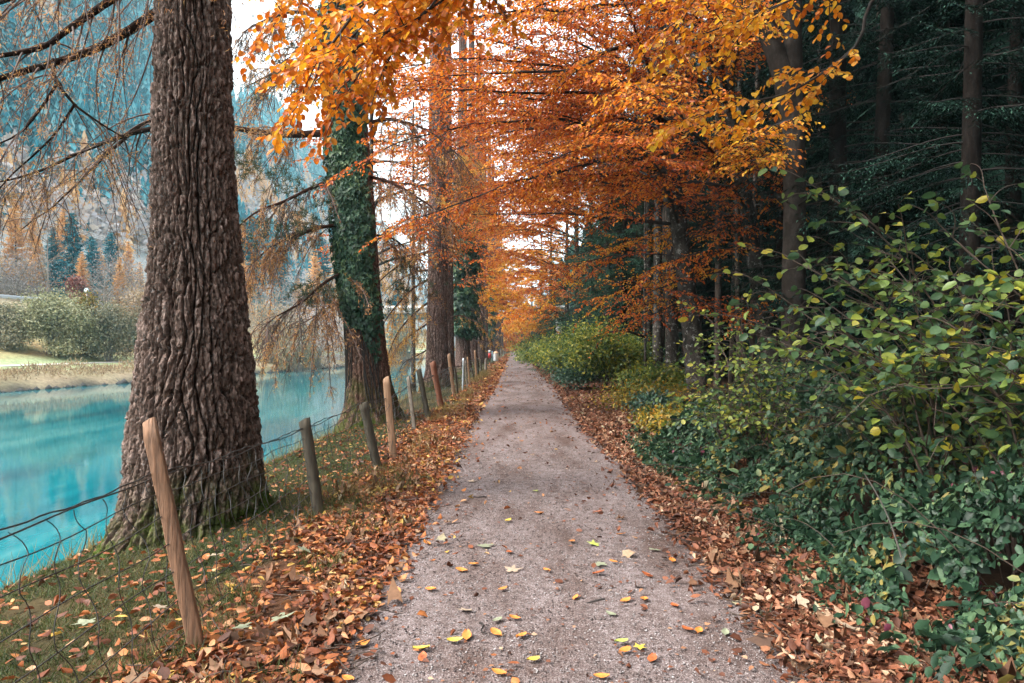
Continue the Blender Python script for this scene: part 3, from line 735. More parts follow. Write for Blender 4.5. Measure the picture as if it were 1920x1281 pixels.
# thin bare ivy stems at the foot
w = Wood()
for k in range(16):
    a = th_cam - .4 + rl.uniform(-1.1, 1.1); z = np.linspace(.0, 3.2, 24); aa = a + .12 * np.sin(z * rl.uniform(1, 3) + k)
    r = np.interp(z, zz2, rr2) + .02; cx, _ = c2(z)
    w = Wood(); w.batch(np.stack([cx + np.cos(aa) * r, np.sin(aa) * r, z], 1), np.linspace(.016, .007, 24), 5); obj('ivy_stem', w.data('ivy_stem', M['twig']), ivo)
Y2 = 15.9
LB2 = [
    ([P(655, 252, Y2), P(610, 250, 15.8), P(540, 252, 15.6), P(480, 248, 15.4), P(440, 241, 15.2), P(330, 225, 15)], .10, .04, .25),
    ([P(650, 330, Y2), P(600, 345, 15.4), P(540, 375, 15), P(480, 400, 14.6), P(430, 440, 14.4)], .05, .012, .2),
    ([P(655, 420, Y2), P(610, 425, 15.4), P(560, 440, 15), P(500, 470, 14.8), P(455, 520, 14.6)], .045, .010, .15),
    ([P(660, 500, Y2), P(610, 530, 15.2), P(560, 570, 14.6), P(510, 600, 14.2), P(490, 625, 14)], .045, .008, .1),
    ([P(660, 560, Y2), P(620, 575, 16.2), P(580, 600, 16.4), P(545, 615, 16.5)], .035, .008, .1),
    ([P(640, 120, Y2), P(590, 110, 16), P(530, 130, 16.2), P(470, 160, 16.3)], .06, .015, .15),
    ([P(640, 60, Y2), P(590, 30, 15.4), P(530, 25, 15), P(460, 60, 14.7)], .06, .015, .2),
    ([P(690, 330, Y2), P(740, 345, 15.6), P(800, 380, 15.2), P(850, 420, 15)], .04, .010, .1),
    ([P(690, 230, Y2), P(740, 225, 16.5), P(810, 250, 17), P(870, 300, 17.4)], .05, .010, .1),
    ([P(700, 440, Y2), P(740, 450, 16.5), P(790, 490, 17)], .035, .008, .1),
]
for sp in LB2:
    cr = limb_part(t2root, larch_limb, sp, 'red_bark', 'larch_twig', 'larch_needle', off=b2, rng=rl, sec_sp=.10, sec_len=(.7, 2.1), hang=.7, needle=.06, tw_sp=.075, nw=.016, rt=.0062, start=sp[3], dens=1.0, spread=1.0)
# dark needle tufts at the branch ends
pn = Leaves()
for (u, v, Y, s) in ((575, 90, 15.5, .5), (540, 110, 15.8, .45), (495, 165, 15.8, .4), (560, 160, 15.4, .5), (600, 60, 15.6, .5), (520, 60, 15.3, .5), (590, 180, 15.6, .4), (610, 395, 15.6, .45), (575, 410, 15.2, .4), (525, 440, 15, .45), (545, 425, 15, .4),
                     (490, 455, 15, .4), (610, 560, 15.2, .35), (580, 545, 15, .3), (620, 350, 15.7, .4), (560, 355, 15.3, .35), (500, 330, 15, .35), (465, 300, 15.2, .3), (750, 500, 16.4, .4), (760, 540, 16.6, .45), (735, 565, 16.4, .4)):
    c = P(u, v, Y); nt = 24
    tc = c + rl.normal(0, 1, (nt, 3)) * np.array([s * 1.1, s, s * .42])
    for q in tc:
        k = 22; d = norm(rl.normal(0, 1, (k, 3)) + np.array([-.4, -.2, .25])); pn.add(np.broadcast_to(q, (k, 3)) + d * .02, d, rv(k, 1, rl), rl.uniform(.09, .15, k), .014)
obj('dark_foliage', pn.data('dark_foliage', M['pine_needle'], 'needle', b2), t2root)

# ---- the rest of the row
def row_tree(name, x, y, label, seed, rs=1.0, ivy=None, limbs=True, gold=True, n_th=120, fine=8.0, lean=.0, top=30):
    z0 = gz(x, y); root = empty(name, (x, y, z0), label, 'tree', 'trunks of the riverside row')
    zq = np.array([-.6, 0, .4, .9, 1.6, 3, 5, 8, 30]); rq = np.array([.78, .68, .59, .54, .51, .48, .455, .42, .2]) * rs
    cf = lambda z: (lean * np.clip(z, 0, 30), 0 * z)
    obj('trunk', trunk_mesh('trunk', M['row_bark'], zq, rq, cf, n_th, fine, .06, .06, plate=.13, lobes=5, flare=.7, seed=seed, moss_h=.5, top=top), root)
    rng = np.random.default_rng(seed)
    if ivy:
        zlo, zhi, size, off, n, half = ivy
        lvv = ivy_leaves(n, zlo, zhi, -1.3, 1.6, zq, rq, cf, rng, off=off, size=size, thin_below=.6)
        obj('ivy', lvv.data('ivy', M['ivy'], 'ivy'), root)
    if limbs:
        for k in range(limbs):
            zb = rng.uniform(2.2, 9.5); a = rng.uniform(2.2, 4.2) if k % 3 else rng.uniform(-1.2, .5); L = rng.uniform(2.4, 4.5) * (1 if k % 3 else .7)
            d = np.array([math.cos(a), math.sin(a) * .9, 0]); b = np.array([lean * zb, 0, zb])
            pts = [b, b + d * L * .4 + UP * .05, b + d * L * .75 - UP * L * .15, b + d * L - UP * L * rng.uniform(.3, .5)]
            sc = y / 20
            limb_part(root, larch_limb, (pts, .045, .01), 'row_bark', 'larch_twig', 'larch_gold' if gold else 'larch_needle', rng=rng, sec_sp=.2 * max(1, sc * .8), sec_len=(.7, 1.8), hang=.6, needle=.055 * max(1, sc * .6), tw_sp=.12 * max(1, sc * .7), nw=.014 * max(1, sc * .8), rt=.0045 * max(1, sc * .7), start=.08, dens=.9, spread=1)
    return root
rt3 = row_tree('larch_tree', -3.3, 29, 'straight brown trunk with golden branches drooping to the river, third in the row', 31, .88, limbs=0)
o3 = np.array([-3.3, 29, gz(-3.3, 29)])
for pts, a, b in (
    ([P(812, 520, 29), P(770, 545, 28.5), P(730, 590, 28), P(700, 640, 27.5)], .05, .012),
    ([P(812, 560, 29), P(775, 590, 28.6), P(745, 625, 28.2), P(725, 670, 28)], .05, .012),
    ([P(812, 600, 29), P(775, 625, 29.2), P(745, 650, 29.3), P(722, 690, 29.4)], .045, .010),
    ([P(812, 650, 29), P(780, 668, 28.8), P(755, 683, 28.6), P(748, 700, 28.5)], .035, .008),
    ([P(812, 470, 29), P(760, 490, 28), P(710, 530, 27), P(680, 580, 26)], .05, .012),
    ([P(812, 420, 29), P(770, 410, 28), P(720, 440, 27), P(690, 490, 26)], .05, .012),
    ([P(812, 360, 29), P(770, 345, 29), P(720, 360, 29), P(690, 400, 29)], .05, .012),
    ([P(825, 380, 29), P(860, 370, 28), P(900, 400, 27)], .04, .010),
    ([P(825, 290, 29), P(860, 280, 28), P(910, 320, 27)], .04, .010),
    ([P(812, 270, 29), P(760, 250, 29), P(700, 270, 29)], .05, .012)):
    limb_part(rt3, larch_limb, (pts, a, b), 'row_bark', 'larch_twig', 'larch_gold', off=o3, rng=rl, sec_sp=.14, sec_len=(.7, 1.8), hang=.55, needle=.08, tw_sp=.10, nw=.018, rt=.005, start=.08, dens=1.0, spread=1)
row_tree('larch_tree', -3.68, 36.5, 'slimmer greyish trunk half hidden behind the third trunk of the row', 32, .8, limbs=3)
row_tree('larch_tree', -3.55, 46, 'stout trunk smothered by a shaggy dark green ivy column', 33, .95, ivy=(2.2, 14, .26, (.05, .75), 8500, 1), limbs=3)
row_tree('larch_tree', -3.55, 55, 'dim trunk just behind the shaggy ivy column', 34, .95, limbs=4)
row_tree('larch_tree', -3.55, 66, 'broad pinkish grey trunk right of the shaggy ivy column', 35, 1.15, limbs=4)
row_tree('larch_tree', -3.5, 75, 'pale trunk standing close behind the broad pinkish grey trunk', 36, 1.0, limbs=3)
row_tree('larch_tree', -3.5, 90, 'dark trunk with a thin veil of ivy behind the pale trunk', 37, 1.0, ivy=(2.5, 13, .3, (.05, .4), 2500, 1), limbs=3)
for k, (yy_, lab) in enumerate(((104, 'brown trunk behind the rubbish bin, first after the ivy veiled trunk'), (120, 'slender trunk deep in the row, second after the ivy veiled trunk'), (140, 'small distant trunk, third after the ivy veiled trunk'), (165, 'tiny distant trunk, fourth after the ivy veiled trunk'), (195, 'last faint trunk of the row near the vanishing point'))):
    row_tree('larch_tree', -3.5, yy_, lab, 40 + k, 1.0, limbs=3, n_th=60, fine=4)

# ------------------------------------------------------------------ broadleaf branching
def grow(pts, r0, r1, wood, twigs, lv, rng, sec_sp=.3, sec_len=(.6, 1.5), tw_sp=.11, tw_len=(.15, .45), leaf_sp=.045, leaf=.07, start=.15, droop=.12, lift=.1, leafdroop=.35, rt=.003, aspect=.58, rnd=.35):
    Lb = arclen(spline(pts, 30)); n = max(12, int(Lb / .12)); p = spline(pts, n)
    p = p + .05 * np.stack([fbm(p * 1.1 + k * 9, 3, 60 + k) for k in range(3)], 1) * np.sin(np.linspace(0, 3.14, n))[:, None]
    wood.batch(p, r0 + (r1 - r0) * np.linspace(0, 1, n) ** .8, 8)
    T = norm(np.gradient(p, axis=0)); ns = int(Lb * (1 - start) / sec_sp); S = []; R = []
    for k in range(ns + 1):
        f = min(1, start + (1 - start) * (k + rng.random() * .8) / max(ns, 1)); i = min(n - 1, int(f * (n - 1)))
        side = norm(np.cross(T[i], UP)); sg = 1 if k % 2 else -1
        d = norm(T[i] * rng.uniform(.35, 1.0) + side * sg * rng.uniform(.35, 1) + UP * rng.uniform(-lift, lift * 1.6))
        if k == ns: d = T[-1]
        L = rng.uniform(*sec_len) * (1.15 - .55 * f); t = np.linspace(0, 1, 10)[:, None]
        q = p[i] + d * L * t - UP * L * droop * t ** 2 + .06 * L * rv(1, 1, rng) * np.sin(t * 3.5)
        S.append(q); R.append(np.linspace(min(.014, .4 * (r0 + (r1 - r0) * f) + .003), rt, 10))
    S = np.array(S); twigs.batch(S, np.array(R), 4)
    Ls = np.linalg.norm(np.diff(S, axis=1), axis=2).sum(1); B, D, LL = [], [], []
    for q, L in zip(S, Ls):
        nt = max(2, int(L / tw_sp)); ii = np.linspace(.8, 8.99, nt) + rng.uniform(-.2, .2, nt); ii = ii.clip(0, 8.99); a = ii.astype(int); fr = (ii - a)[:, None]
        B.append(q[a] * (1 - fr) + q[a + 1] * fr); tt = norm(q[a + 1] - q[a]); sd = norm(np.cross(tt, UP)); sg = np.where(np.arange(nt) % 2, 1, -1)[:, None]
        D.append(norm(tt * .8 + sd * sg * rng.uniform(.4, 1, (nt, 1)) + UP * rng.normal(0, .18, (nt, 1)))); LL.append(rng.uniform(*tw_len, nt) * (1.15 - .5 * ii / 9))
    B, D, LL = np.concatenate(B), np.concatenate(D), np.concatenate(LL)
    t = np.linspace(0, 1, 5)[None, :, None]; Q = B[:, None] + D[:, None] * LL[:, None, None] * t - UP * (LL[:, None, None] * droop * 1.2) * t ** 2
    twigs.batch(Q, np.broadcast_to(np.linspace(rt, rt * .5, 5), (len(Q), 5)), 3)
    # leaves alternate along the twigs
    nl = np.maximum(2, (LL / leaf_sp)).astype(int); idx = np.repeat(np.arange(len(Q)), nl)
    k_in = np.concatenate([np.arange(x) for x in nl]); f = (k_in + .5 + rng.uniform(-.3, .3, len(k_in))) / nl[idx]
    fi = f * 4; a = fi.astype(int).clip(0, 3); fr = (fi - a)[:, None]; pos = Q[idx, a] * (1 - fr) + Q[idx, a + 1] * fr
    sd = norm(np.cross(D[idx], UP)); sg = np.where(k_in % 2, 1, -1)[:, None]; k = len(pos)
    ax = D[idx] * .7 + sd * sg * .8 - UP * rng.uniform(0, 2 * leafdroop, (k, 1)) + rv(k, .2, rng)
    lv.add(pos, ax, UP + rv(k, rnd, rng), leaf * rng.uniform(.6, 1.2, k), leaf * aspect * rng.uniform(.75, 1.2, k), rng.uniform(.5, 2.2, k))

def smooth_trunk(name, pts, r0, r1, mat, flare=.5, n=60, sides=28, off=(0, 0, 0), seed=1, extra=None):
    p = spline(pts, n); L = np.concatenate([[0], np.cumsum(np.linalg.norm(np.diff(p, axis=0), axis=1))])
    r = r0 + (r1 - r0) * (L / L[-1]) ** .9 + r0 * flare * np.exp(-L / .35)
    w = Wood(); w.batch(p, r, sides); V = np.concatenate(w.V).reshape(n, sides, 3)
    c = p[:, None]; d = V - c; q = (V.reshape(-1, 3)) * np.array([2.2, 2.2, .9])
    V = c + d * (1 + .07 * fbm(q, 3, seed).reshape(n, sides, 1))
    V = V.reshape(-1, 3); Fs = list(w.F)
    if extra is not None and extra.n: Fs += [f + len(V) for f in extra.F]; V = np.concatenate([V] + extra.V)
    return mesh_data(name, V - np.asarray(off), Fs, mat, True)

def beech(root_xy, label, trunk_pts, r0, r1, limbs, lmat, seed, tpl='beech', gold=None, **kw):
    rng = np.random.default_rng(seed); x, y = root_xy; o = np.array([x, y, gz(x, y)])
    root = empty('beech_tree', o, label, 'tree')
    obj('trunk', smooth_trunk('trunk', trunk_pts, r0, r1, M['beech_bark'], off=o, seed=seed), root)
    for l, m in [(l, lmat) for l in limbs] + [(l, 'beech_gold') for l in (gold or [])]:
        k2 = dict(kw); k2.update(l[3] if len(l) > 3 else {})
        limb_part(root, grow, l, 'twig', 'twig', m, tpl, o, rng=rng, **k2)
    return root
rb = np.random.default_rng(21)

# near beech, its trunk outside the frame on the right; only its outer sprays are seen
x0, y0 = 5.6, 2.6
def from_near(*pp): return [np.array([5.6, 2.6, 4.6]), np.array([3.2, 3.6, 5.3])] + list(pp)
near_l = [
    (from_near(P(900, -140, 4.9), P(800, -60, 4.8), P(700, -10, 4.7), P(640, 60, 4.6), P(600, 115, 4.55)), .05, .008, dict(start=.5)),
    (from_near(P(880, -160, 5.3), P(760, -80, 5.3), P(640, -10, 5.2), P(630, 70, 5.1), P(585, 95, 5.0)), .045, .007, dict(start=.55)),
    (from_near(P(900, -150, 5.6), P(800, -30, 5.6), P(740, 40, 5.5), P(690, 110, 5.4), P(660, 160, 5.3)), .04, .006, dict(start=.5)),
    (from_near(P(960, -150, 5.2), P(880, -40, 5.1), P(800, 20, 5.1), P(740, 90, 5.0), P(720, 140, 5.0)), .04, .006, dict(start=.55)),
    (from_near(P(900, -120, 5.0), P(830, -20, 5.0), P(780, 40, 5.0), P(700, 70, 4.9), P(620, 130, 4.9)), .04, .006, dict(start=.55)),
    (from_near(P(900, -140, 5.8), P(780, -50, 5.9), P(700, 30, 5.9), P(640, 90, 5.8), P(590, 150, 5.8)), .04, .006, dict(start=.55)),
    (from_near(P(700, -120, 5.6), P(600, -70, 5.6), P(550, 0, 5.5), P(510, 40, 5.4)), .04, .006, dict(start=.55)),
]
near_g = [
    ([np.array([5.6, 2.6, 4.2]), P(1700, -150, 5.2), P(1560, -40, 5.6), P(1430, 20, 5.8), P(1330, 60, 5.9)], .04, .006, dict(start=.74)),
    ([np.array([5.6, 2.6, 3.8]), P(1740, -60, 5.4), P(1600, 90, 5.8), P(1480, 170, 6.0), P(1380, 195, 6.1), P(1310, 215, 6.2)], .04, .006, dict(start=.78, tw_len=(.15, .35))),
    ([np.array([5.6, 2.6, 4.4]), P(1500, -180, 5.6), P(1380, -80, 6), P(1300, 0, 6.2), P(1260, 60, 6.3)], .04, .006, dict(start=.6)),
]
beech((x0, y0), 'near beech reaching in from above with large golden orange leaves', [(x0, y0, -.2), (x0 + .05, y0, 2.5), (x0, y0, 5), (x0 - .2, y0 + .1, 9)], .28, .12, near_l, 'beech_near', 3, gold=near_g, tpl='round', aspect=.78,
      sec_sp=.125, sec_len=(.45, .95), tw_sp=.085, tw_len=(.12, .34), leaf_sp=.030, leaf=.062, droop=.16, leafdroop=.55, rt=.0018, lift=.25)

# beech A and B: lichen-spotted trunks at the right; limbs arch over the path
A = (4.35, 17.0); kwA = dict(sec_sp=.21, sec_len=(.8, 2.0), tw_sp=.125, tw_len=(.2, .55), leaf_sp=.05, leaf=.09, droop=.16, lift=.28, leafdroop=.4, rt=.003, start=.2, rnd=.5)
la = [
    ([P(1268, 330, 17), P(1150, 300, 16.4), P(1050, 322, 15.6), P(960, 345, 15), P(880, 375, 14.4), P(780, 410, 13.8)], .06, .010),
    ([P(1262, 270, 17), P(1200, 190, 16), P(1110, 172, 15), P(1000, 176, 14), P(900, 172, 13.2), P(780, 168, 12.4)], .06, .010),
    ([P(1260, 250, 17), P(1180, 165, 17.5), P(1090, 130, 17.5), P(1000, 100, 17.2), P(900, 70, 17), P(760, 50, 16.5)], .07, .012),
    ([P(1265, 290, 17), P(1180, 300, 17.5), P(1080, 315, 18), P(980, 350, 18.4), P(900, 390, 18.6)], .045, .008),
    ([P(1255, 200, 17), P(1190, 90, 18), P(1080, 30, 18.5), P(960, -10, 19), P(840, -20, 19)], .06, .010),
    ([P(1265, 300, 17), P(1130, 250, 18), P(1000, 240, 19), P(880, 270, 19.8), P(780, 310, 20)], .06, .010),
    ([P(1280, 470, 17), P(1330, 400, 15.6), P(1390, 350, 14.6), P(1450, 345, 14)], .03, .006, dict(sec_len=(.5, 1.1))),
    ([P(1285, 560, 17), P(1220, 590, 16.6), P(1170, 600, 16.2)], .02, .004, dict(sec_len=(.4, .9))),
    ([P(1280, 420, 17), P(1330, 330, 18), P(1380, 260, 18.6)], .03, .006),
    ([P(1283, 480, 17), P(1220, 475, 17.5), P(1150, 480, 18), P(1070, 500, 18.4), P(1030, 515, 18.6)], .03, .005, dict(sec_len=(.5, 1.2))),
    ([P(1286, 520, 17), P(1240, 540, 16.2), P(1180, 560, 15.8), P(1130, 565, 15.6)], .025, .005, dict(sec_len=(.4, 1.0))),
    ([P(1284, 540, 17), P(1330, 575, 15.4), P(1390, 590, 14.4)], .025, .005, dict(sec_len=(.4, .9))),
    ([P(1286, 450, 17), P(1350, 430, 15.6), P(1420, 420, 14.6)], .025, .005, dict(sec_len=(.5, 1.0))),
]
def extra_limbs(tr, n, seed, zr, Lr, az, up=.22):
    rng = np.random.default_rng(seed); sp = spline(tr, 60); out = []
    for k in range(n):
        i = np.argmin(abs(sp[:, 2] - rng.uniform(*zr))); a = az[0] + rng.normal(0, az[1]); L = rng.uniform(*Lr); d = np.array([math.cos(a), math.sin(a), 0]); b = sp[i]; u = up * rng.uniform(.2, 1.3)
        out.append(([b, b + d * L * .35 + UP * L * u * .6, b + d * L * .7 + UP * L * u * .8, b + d * L + UP * L * (u * .6)], .05, .007))
    return out
trA = [(4.55, 17, -.3), (4.45, 17, .5), P(1290, 560, 17), P(1272, 420, 17), P(1255, 290, 17), P(1235, 100, 17), P(1240, -150, 17), P(1250, -500, 17)]
trB = [(6.1, 16, -.3), (6.0, 16, .3), P(1425, 560, 16), P(1405, 420, 16), P(1380, 280, 16), P(1352, 100, 16), P(1340, -60, 16), P(1330, -400, 16)]
la += [([P(1262, 240, 17), P(1150, 150, 15), P(1000, 120, 13.5), P(880, 110, 12.5), P(730, 130, 11.8)], .06, .008), ([P(1265, 300, 17), P(1160, 250, 16), P(1050, 225, 15), P(900, 235, 14), P(770, 260, 13), P(700, 290, 12.6)], .06, .008), ([P(1258, 210, 17), P(1100, 60, 16.5), P(950, 30, 16), P(820, 60, 15.6), P(720, 110, 15.2)], .06, .008)]
la += extra_limbs(trA, 11, 5, (4.2, 8.8), (3.5, 7.5), (math.pi, .75))
beech(A, 'grey lichen spotted beech trunk with rust orange limbs arching over the path', [(4.55, 17, -.3), (4.45, 17, .5), P(1290, 560, 17), P(1272, 420, 17), P(1255, 290, 17), P(1235, 100, 17), P(1240, -150, 17), P(1250, -500, 17)], .27, .08, la, 'beech_rust', 22, **kwA)
B = (6.1, 16.0)
lb = [
    ([P(1350, 100, 16), P(1250, 70, 14.8), P(1140, 95, 13.8), P(1080, 128, 13.2), P(960, 135, 12.6), P(850, 142, 12)], .07, .010),
    ([P(1345, 20, 16), P(1250, -30, 15), P(1150, -30, 14), P(1040, 0, 13), P(940, 40, 12.4)], .07, .010),
    ([P(1360, 180, 16), P(1270, 200, 14.6), P(1180, 250, 13.6), P(1090, 280, 13), P(1010, 310, 12.6)], .05, .008),
    ([P(1365, 200, 16), P(1310, 150, 15), P(1240, 140, 14), P(1170, 180, 13.4)], .04, .007),
    ([P(1375, 260, 16), P(1300, 270, 15), P(1230, 330, 14.2), P(1150, 380, 13.6)], .04, .007),
    ([P(1380, 300, 16), P(1430, 330, 15), P(1470, 370, 14.4)], .03, .006, dict(sec_len=(.5, 1.1))),
    ([P(1350, 40, 16), P(1400, -30, 15.6), P(1470, -60, 15.2)], .04, .007),
    ([P(1410, 470, 16), P(1350, 470, 15), P(1290, 480, 14.4), P(1240, 500, 14)], .03, .006, dict(sec_len=(.5, 1.1))),
    ([P(1415, 530, 16), P(1450, 560, 15), P(1380, 590, 14.4)], .02, .005, dict(sec_len=(.4, .8))),
]
lg = [
    ([P(1415, 470, 16), P(1290, 440, 18), P(1200, 450, 19.5), P(1110, 490, 20.4), P(1050, 540, 21)], .03, .005, dict(sec_len=(.6, 1.4))),
    ([P(1418, 500, 16), P(1290, 520, 18.4), P(1200, 530, 19.6), P(1140, 560, 20.4)], .025, .005, dict(sec_len=(.5, 1.2))),
    ([P(1370, 240, 16), P(1400, 270, 13), P(1440, 240, 11), P(1470, 230, 10.2)], .03, .006, dict(sec_len=(.5, 1.0))),
    ([P(1372, 280, 16), P(1390, 300, 14), P(1420, 300, 12), P(1440, 290, 11)], .03, .006, dict(sec_len=(.5, 1.0))),
    ([P(1345, 60, 16), P(1320, 80, 14), P(1300, 100, 12.6), P(1290, 120, 12)], .03, .006, dict(sec_len=(.5, 1.1))),
    ([P(1340, 10, 16), P(1360, 10, 14), P(1390, 30, 12), P(1410, 50, 11)], .03, .006, dict(sec_len=(.5, 1.1))),
]
lb += [([P(1348, 60, 16), P(1200, 10, 14), P(1050, 20, 12.5), P(900, 30, 11.7), P(780, 60, 11.2)], .06, .008)]
lb += extra_limbs(trB, 9, 6, (4.5, 9), (3.5, 8), (math.pi + .25, .6))
beech(B, 'slim mottled beech trunk leaning left, its limbs carrying orange and golden leaves', [(6.1, 16, -.3), (6.0, 16, .3), P(1425, 560, 16), P(1405, 420, 16), P(1380, 280, 16), P(1352, 100, 16), P(1340, -60, 16), P(1330, -400, 16)], .22, .07, lb, 'beech_orange', 23, gold=lg, **kwA)

def auto_beech(xy, label, seed, mat, height=12, n=12, zr=(3, 10), Lr=(3, 6), az=(math.pi, 1.1), r=.2, lean=0, gold=0, leaf=.1, dens=1.0, up=.25):
    rng = np.random.default_rng(seed); x, y = xy; z0 = gz(x, y)
    tp = [np.array([x, y, z0 - .3]), np.array([x + lean * .2, y, z0 + height * .3]), np.array([x + lean * .6, y, z0 + height * .65]), np.array([x + lean, y, z0 + height])]
    sp = spline(tp, 40); ls = []
    for k in range(n):
        zb = rng.uniform(*zr); i = np.argmin(abs(sp[:, 2] - zb)); a = az[0] + rng.normal(0, az[1]); L = rng.uniform(*Lr); d = np.array([math.cos(a), math.sin(a), 0]); b = sp[i]
        ls.append(([b, b + d * L * .35 + UP * L * up * .6, b + d * L * .7 + UP * L * up * .8, b + d * L + UP * L * (up * .6)], .05, .008))
    return beech(xy, label, tp, r, r * .35, ls, mat, seed, tpl='diamond', sec_sp=.34 / dens, sec_len=(.8, 2.0), tw_sp=.2, tw_len=(.25, .6), leaf_sp=.07, leaf=leaf, rt=.004, droop=.2, lift=.3, leafdroop=.5, start=.15, rnd=.6)
auto_beech((4.9, 24), 'orange beech with high spreading sprays behind the lichen spotted trunk', 61, 'beech_orange', n=12, zr=(6.2, 10), Lr=(3, 5.5), az=(math.pi, .9), leaf=.12)
auto_beech((5.6, 31), 'orange beech between dark spruce trunks beyond the lichen spotted trunk', 62, 'beech_orange', n=12, zr=(7, 11), Lr=(3, 6), leaf=.14)
auto_beech((4.2, 39), 'rust leaved beech bending over the middle of the path', 63, 'beech_rust', n=16, zr=(3.5, 13), Lr=(4, 7), az=(math.pi, .8), leaf=.17, height=15)
auto_beech((3.8, 52), 'light orange beech overhanging the path past the young spruce', 64, 'beech_orange', n=18, zr=(3, 13), Lr=(3, 6), az=(math.pi, 1.0), leaf=.21, height=15)
auto_beech((3.4, 68), 'golden orange beech closing the path tunnel', 65, 'beech_gold', n=18, zr=(2.5, 14), Lr=(3, 6), az=(math.pi, 1.2), leaf=.27, height=16, dens=.8)
auto_beech((3.2, 88), 'pale orange beech far down the path', 66, 'beech_gold', n=18, zr=(2, 14), Lr=(3, 6), az=(math.pi, 1.4), leaf=.33, height=16, dens=.7)
auto_beech((2.6, 115), 'small looking orange beech at the end of the path', 67, 'beech_orange', n=18, zr=(2.5, 15), Lr=(3, 6), az=(math.pi, 1.6), leaf=.42, height=17, dens=.6)
auto_beech((-5.4, 80), 'orange beech on the river side above the rubbish bin', 68, 'beech_gold', n=14, zr=(4, 13), Lr=(2, 4.5), az=(0, 1.2), leaf=.3, height=14, dens=.7)
auto_beech((10, 26), 'orange beech glowing between the trunks deep in the wood', 69, 'beech_orange', n=14, zr=(3, 10), Lr=(2, 5), az=(math.pi, 2), leaf=.14, dens=.8)
auto_beech((16, 25), 'orange beech behind the darkest spruces on the right', 70, 'beech_orange', n=12, zr=(3, 11), Lr=(2, 5), az=(math.pi, 2), leaf=.14, dens=.8)

auto_beech((4.6, 20.5), 'rust leaved beech reaching across the path behind the lichen spotted trunk', 71, 'beech_rust', n=10, zr=(5.6, 9.5), Lr=(4.5, 8), az=(math.pi, .6), leaf=.105, height=14, dens=1.2)
auto_beech((5.2, 27.5), 'tall orange beech spreading over the path before the green bushes', 72, 'beech_orange', n=10, zr=(7, 11), Lr=(5, 8.5), az=(math.pi, .6), leaf=.13, height=17, dens=1.1)
auto_beech((4.5, 34.5), 'tall beech with mixed orange leaves above the young spruces', 73, 'beech_orange', n=14, zr=(5, 12), Lr=(5, 8), az=(math.pi, .7), leaf=.15, height=19)
auto_beech((-4.4, 42), 'rust leaved beech standing on the river side between the trunks of the row', 74, 'beech_rust', n=16, zr=(5, 14), Lr=(2.5, 5), az=(0, 1.2), leaf=.17, height=15)
auto_beech((4.0, 46), 'tall orange beech filling the sky above the path', 75, 'beech_rust', n=14, zr=(6, 14), Lr=(5, 9), az=(math.pi, .7), leaf=.19, height=22)
auto_beech((-4.7, 22.5), 'orange beech on the river bank between the ivy trunk and the third trunk', 76, 'beech_rust', n=18, zr=(4, 10), Lr=(2.5, 4.6), az=(-.2, 1.3), leaf=.11, height=13, r=.12, up=.15)
auto_beech((-4.9, 33), 'slim rust leaved beech on the bank beside the third trunk', 80, 'beech_rust', n=15, zr=(4.5, 12), Lr=(2.5, 4.6), az=(0, 1.2), leaf=.14, height=14, r=.12, up=.15)
auto_beech((-4.6, 60), 'golden beech overhanging the path from the river side', 77, 'beech_gold', n=20, zr=(4, 13), Lr=(3.5, 5.5), az=(.2, 1.0), leaf=.24, height=15)
auto_beech((-4.6, 104), 'orange beech hanging over the path far beyond the rubbish bin', 78, 'beech_orange', n=20, zr=(3.5, 16), Lr=(4, 6.5), az=(.2, 1.0), leaf=.38, height=18, dens=.7)
auto_beech((1.2, 150), 'faint orange beech right at the vanishing point', 79, 'beech_gold', n=26, zr=(3, 20), Lr=(4, 8), az=(math.pi, 2), leaf=.5, height=22, dens=.6)
auto_beech((4.0, 21.5), 'small golden beech sapling in front of the young spruce', 81, 'beech_gold', n=7, zr=(1.8, 4.2), Lr=(1.0, 2.0), az=(math.pi, 1.2), leaf=.09, height=6, r=.05, up=.1, dens=1.3)

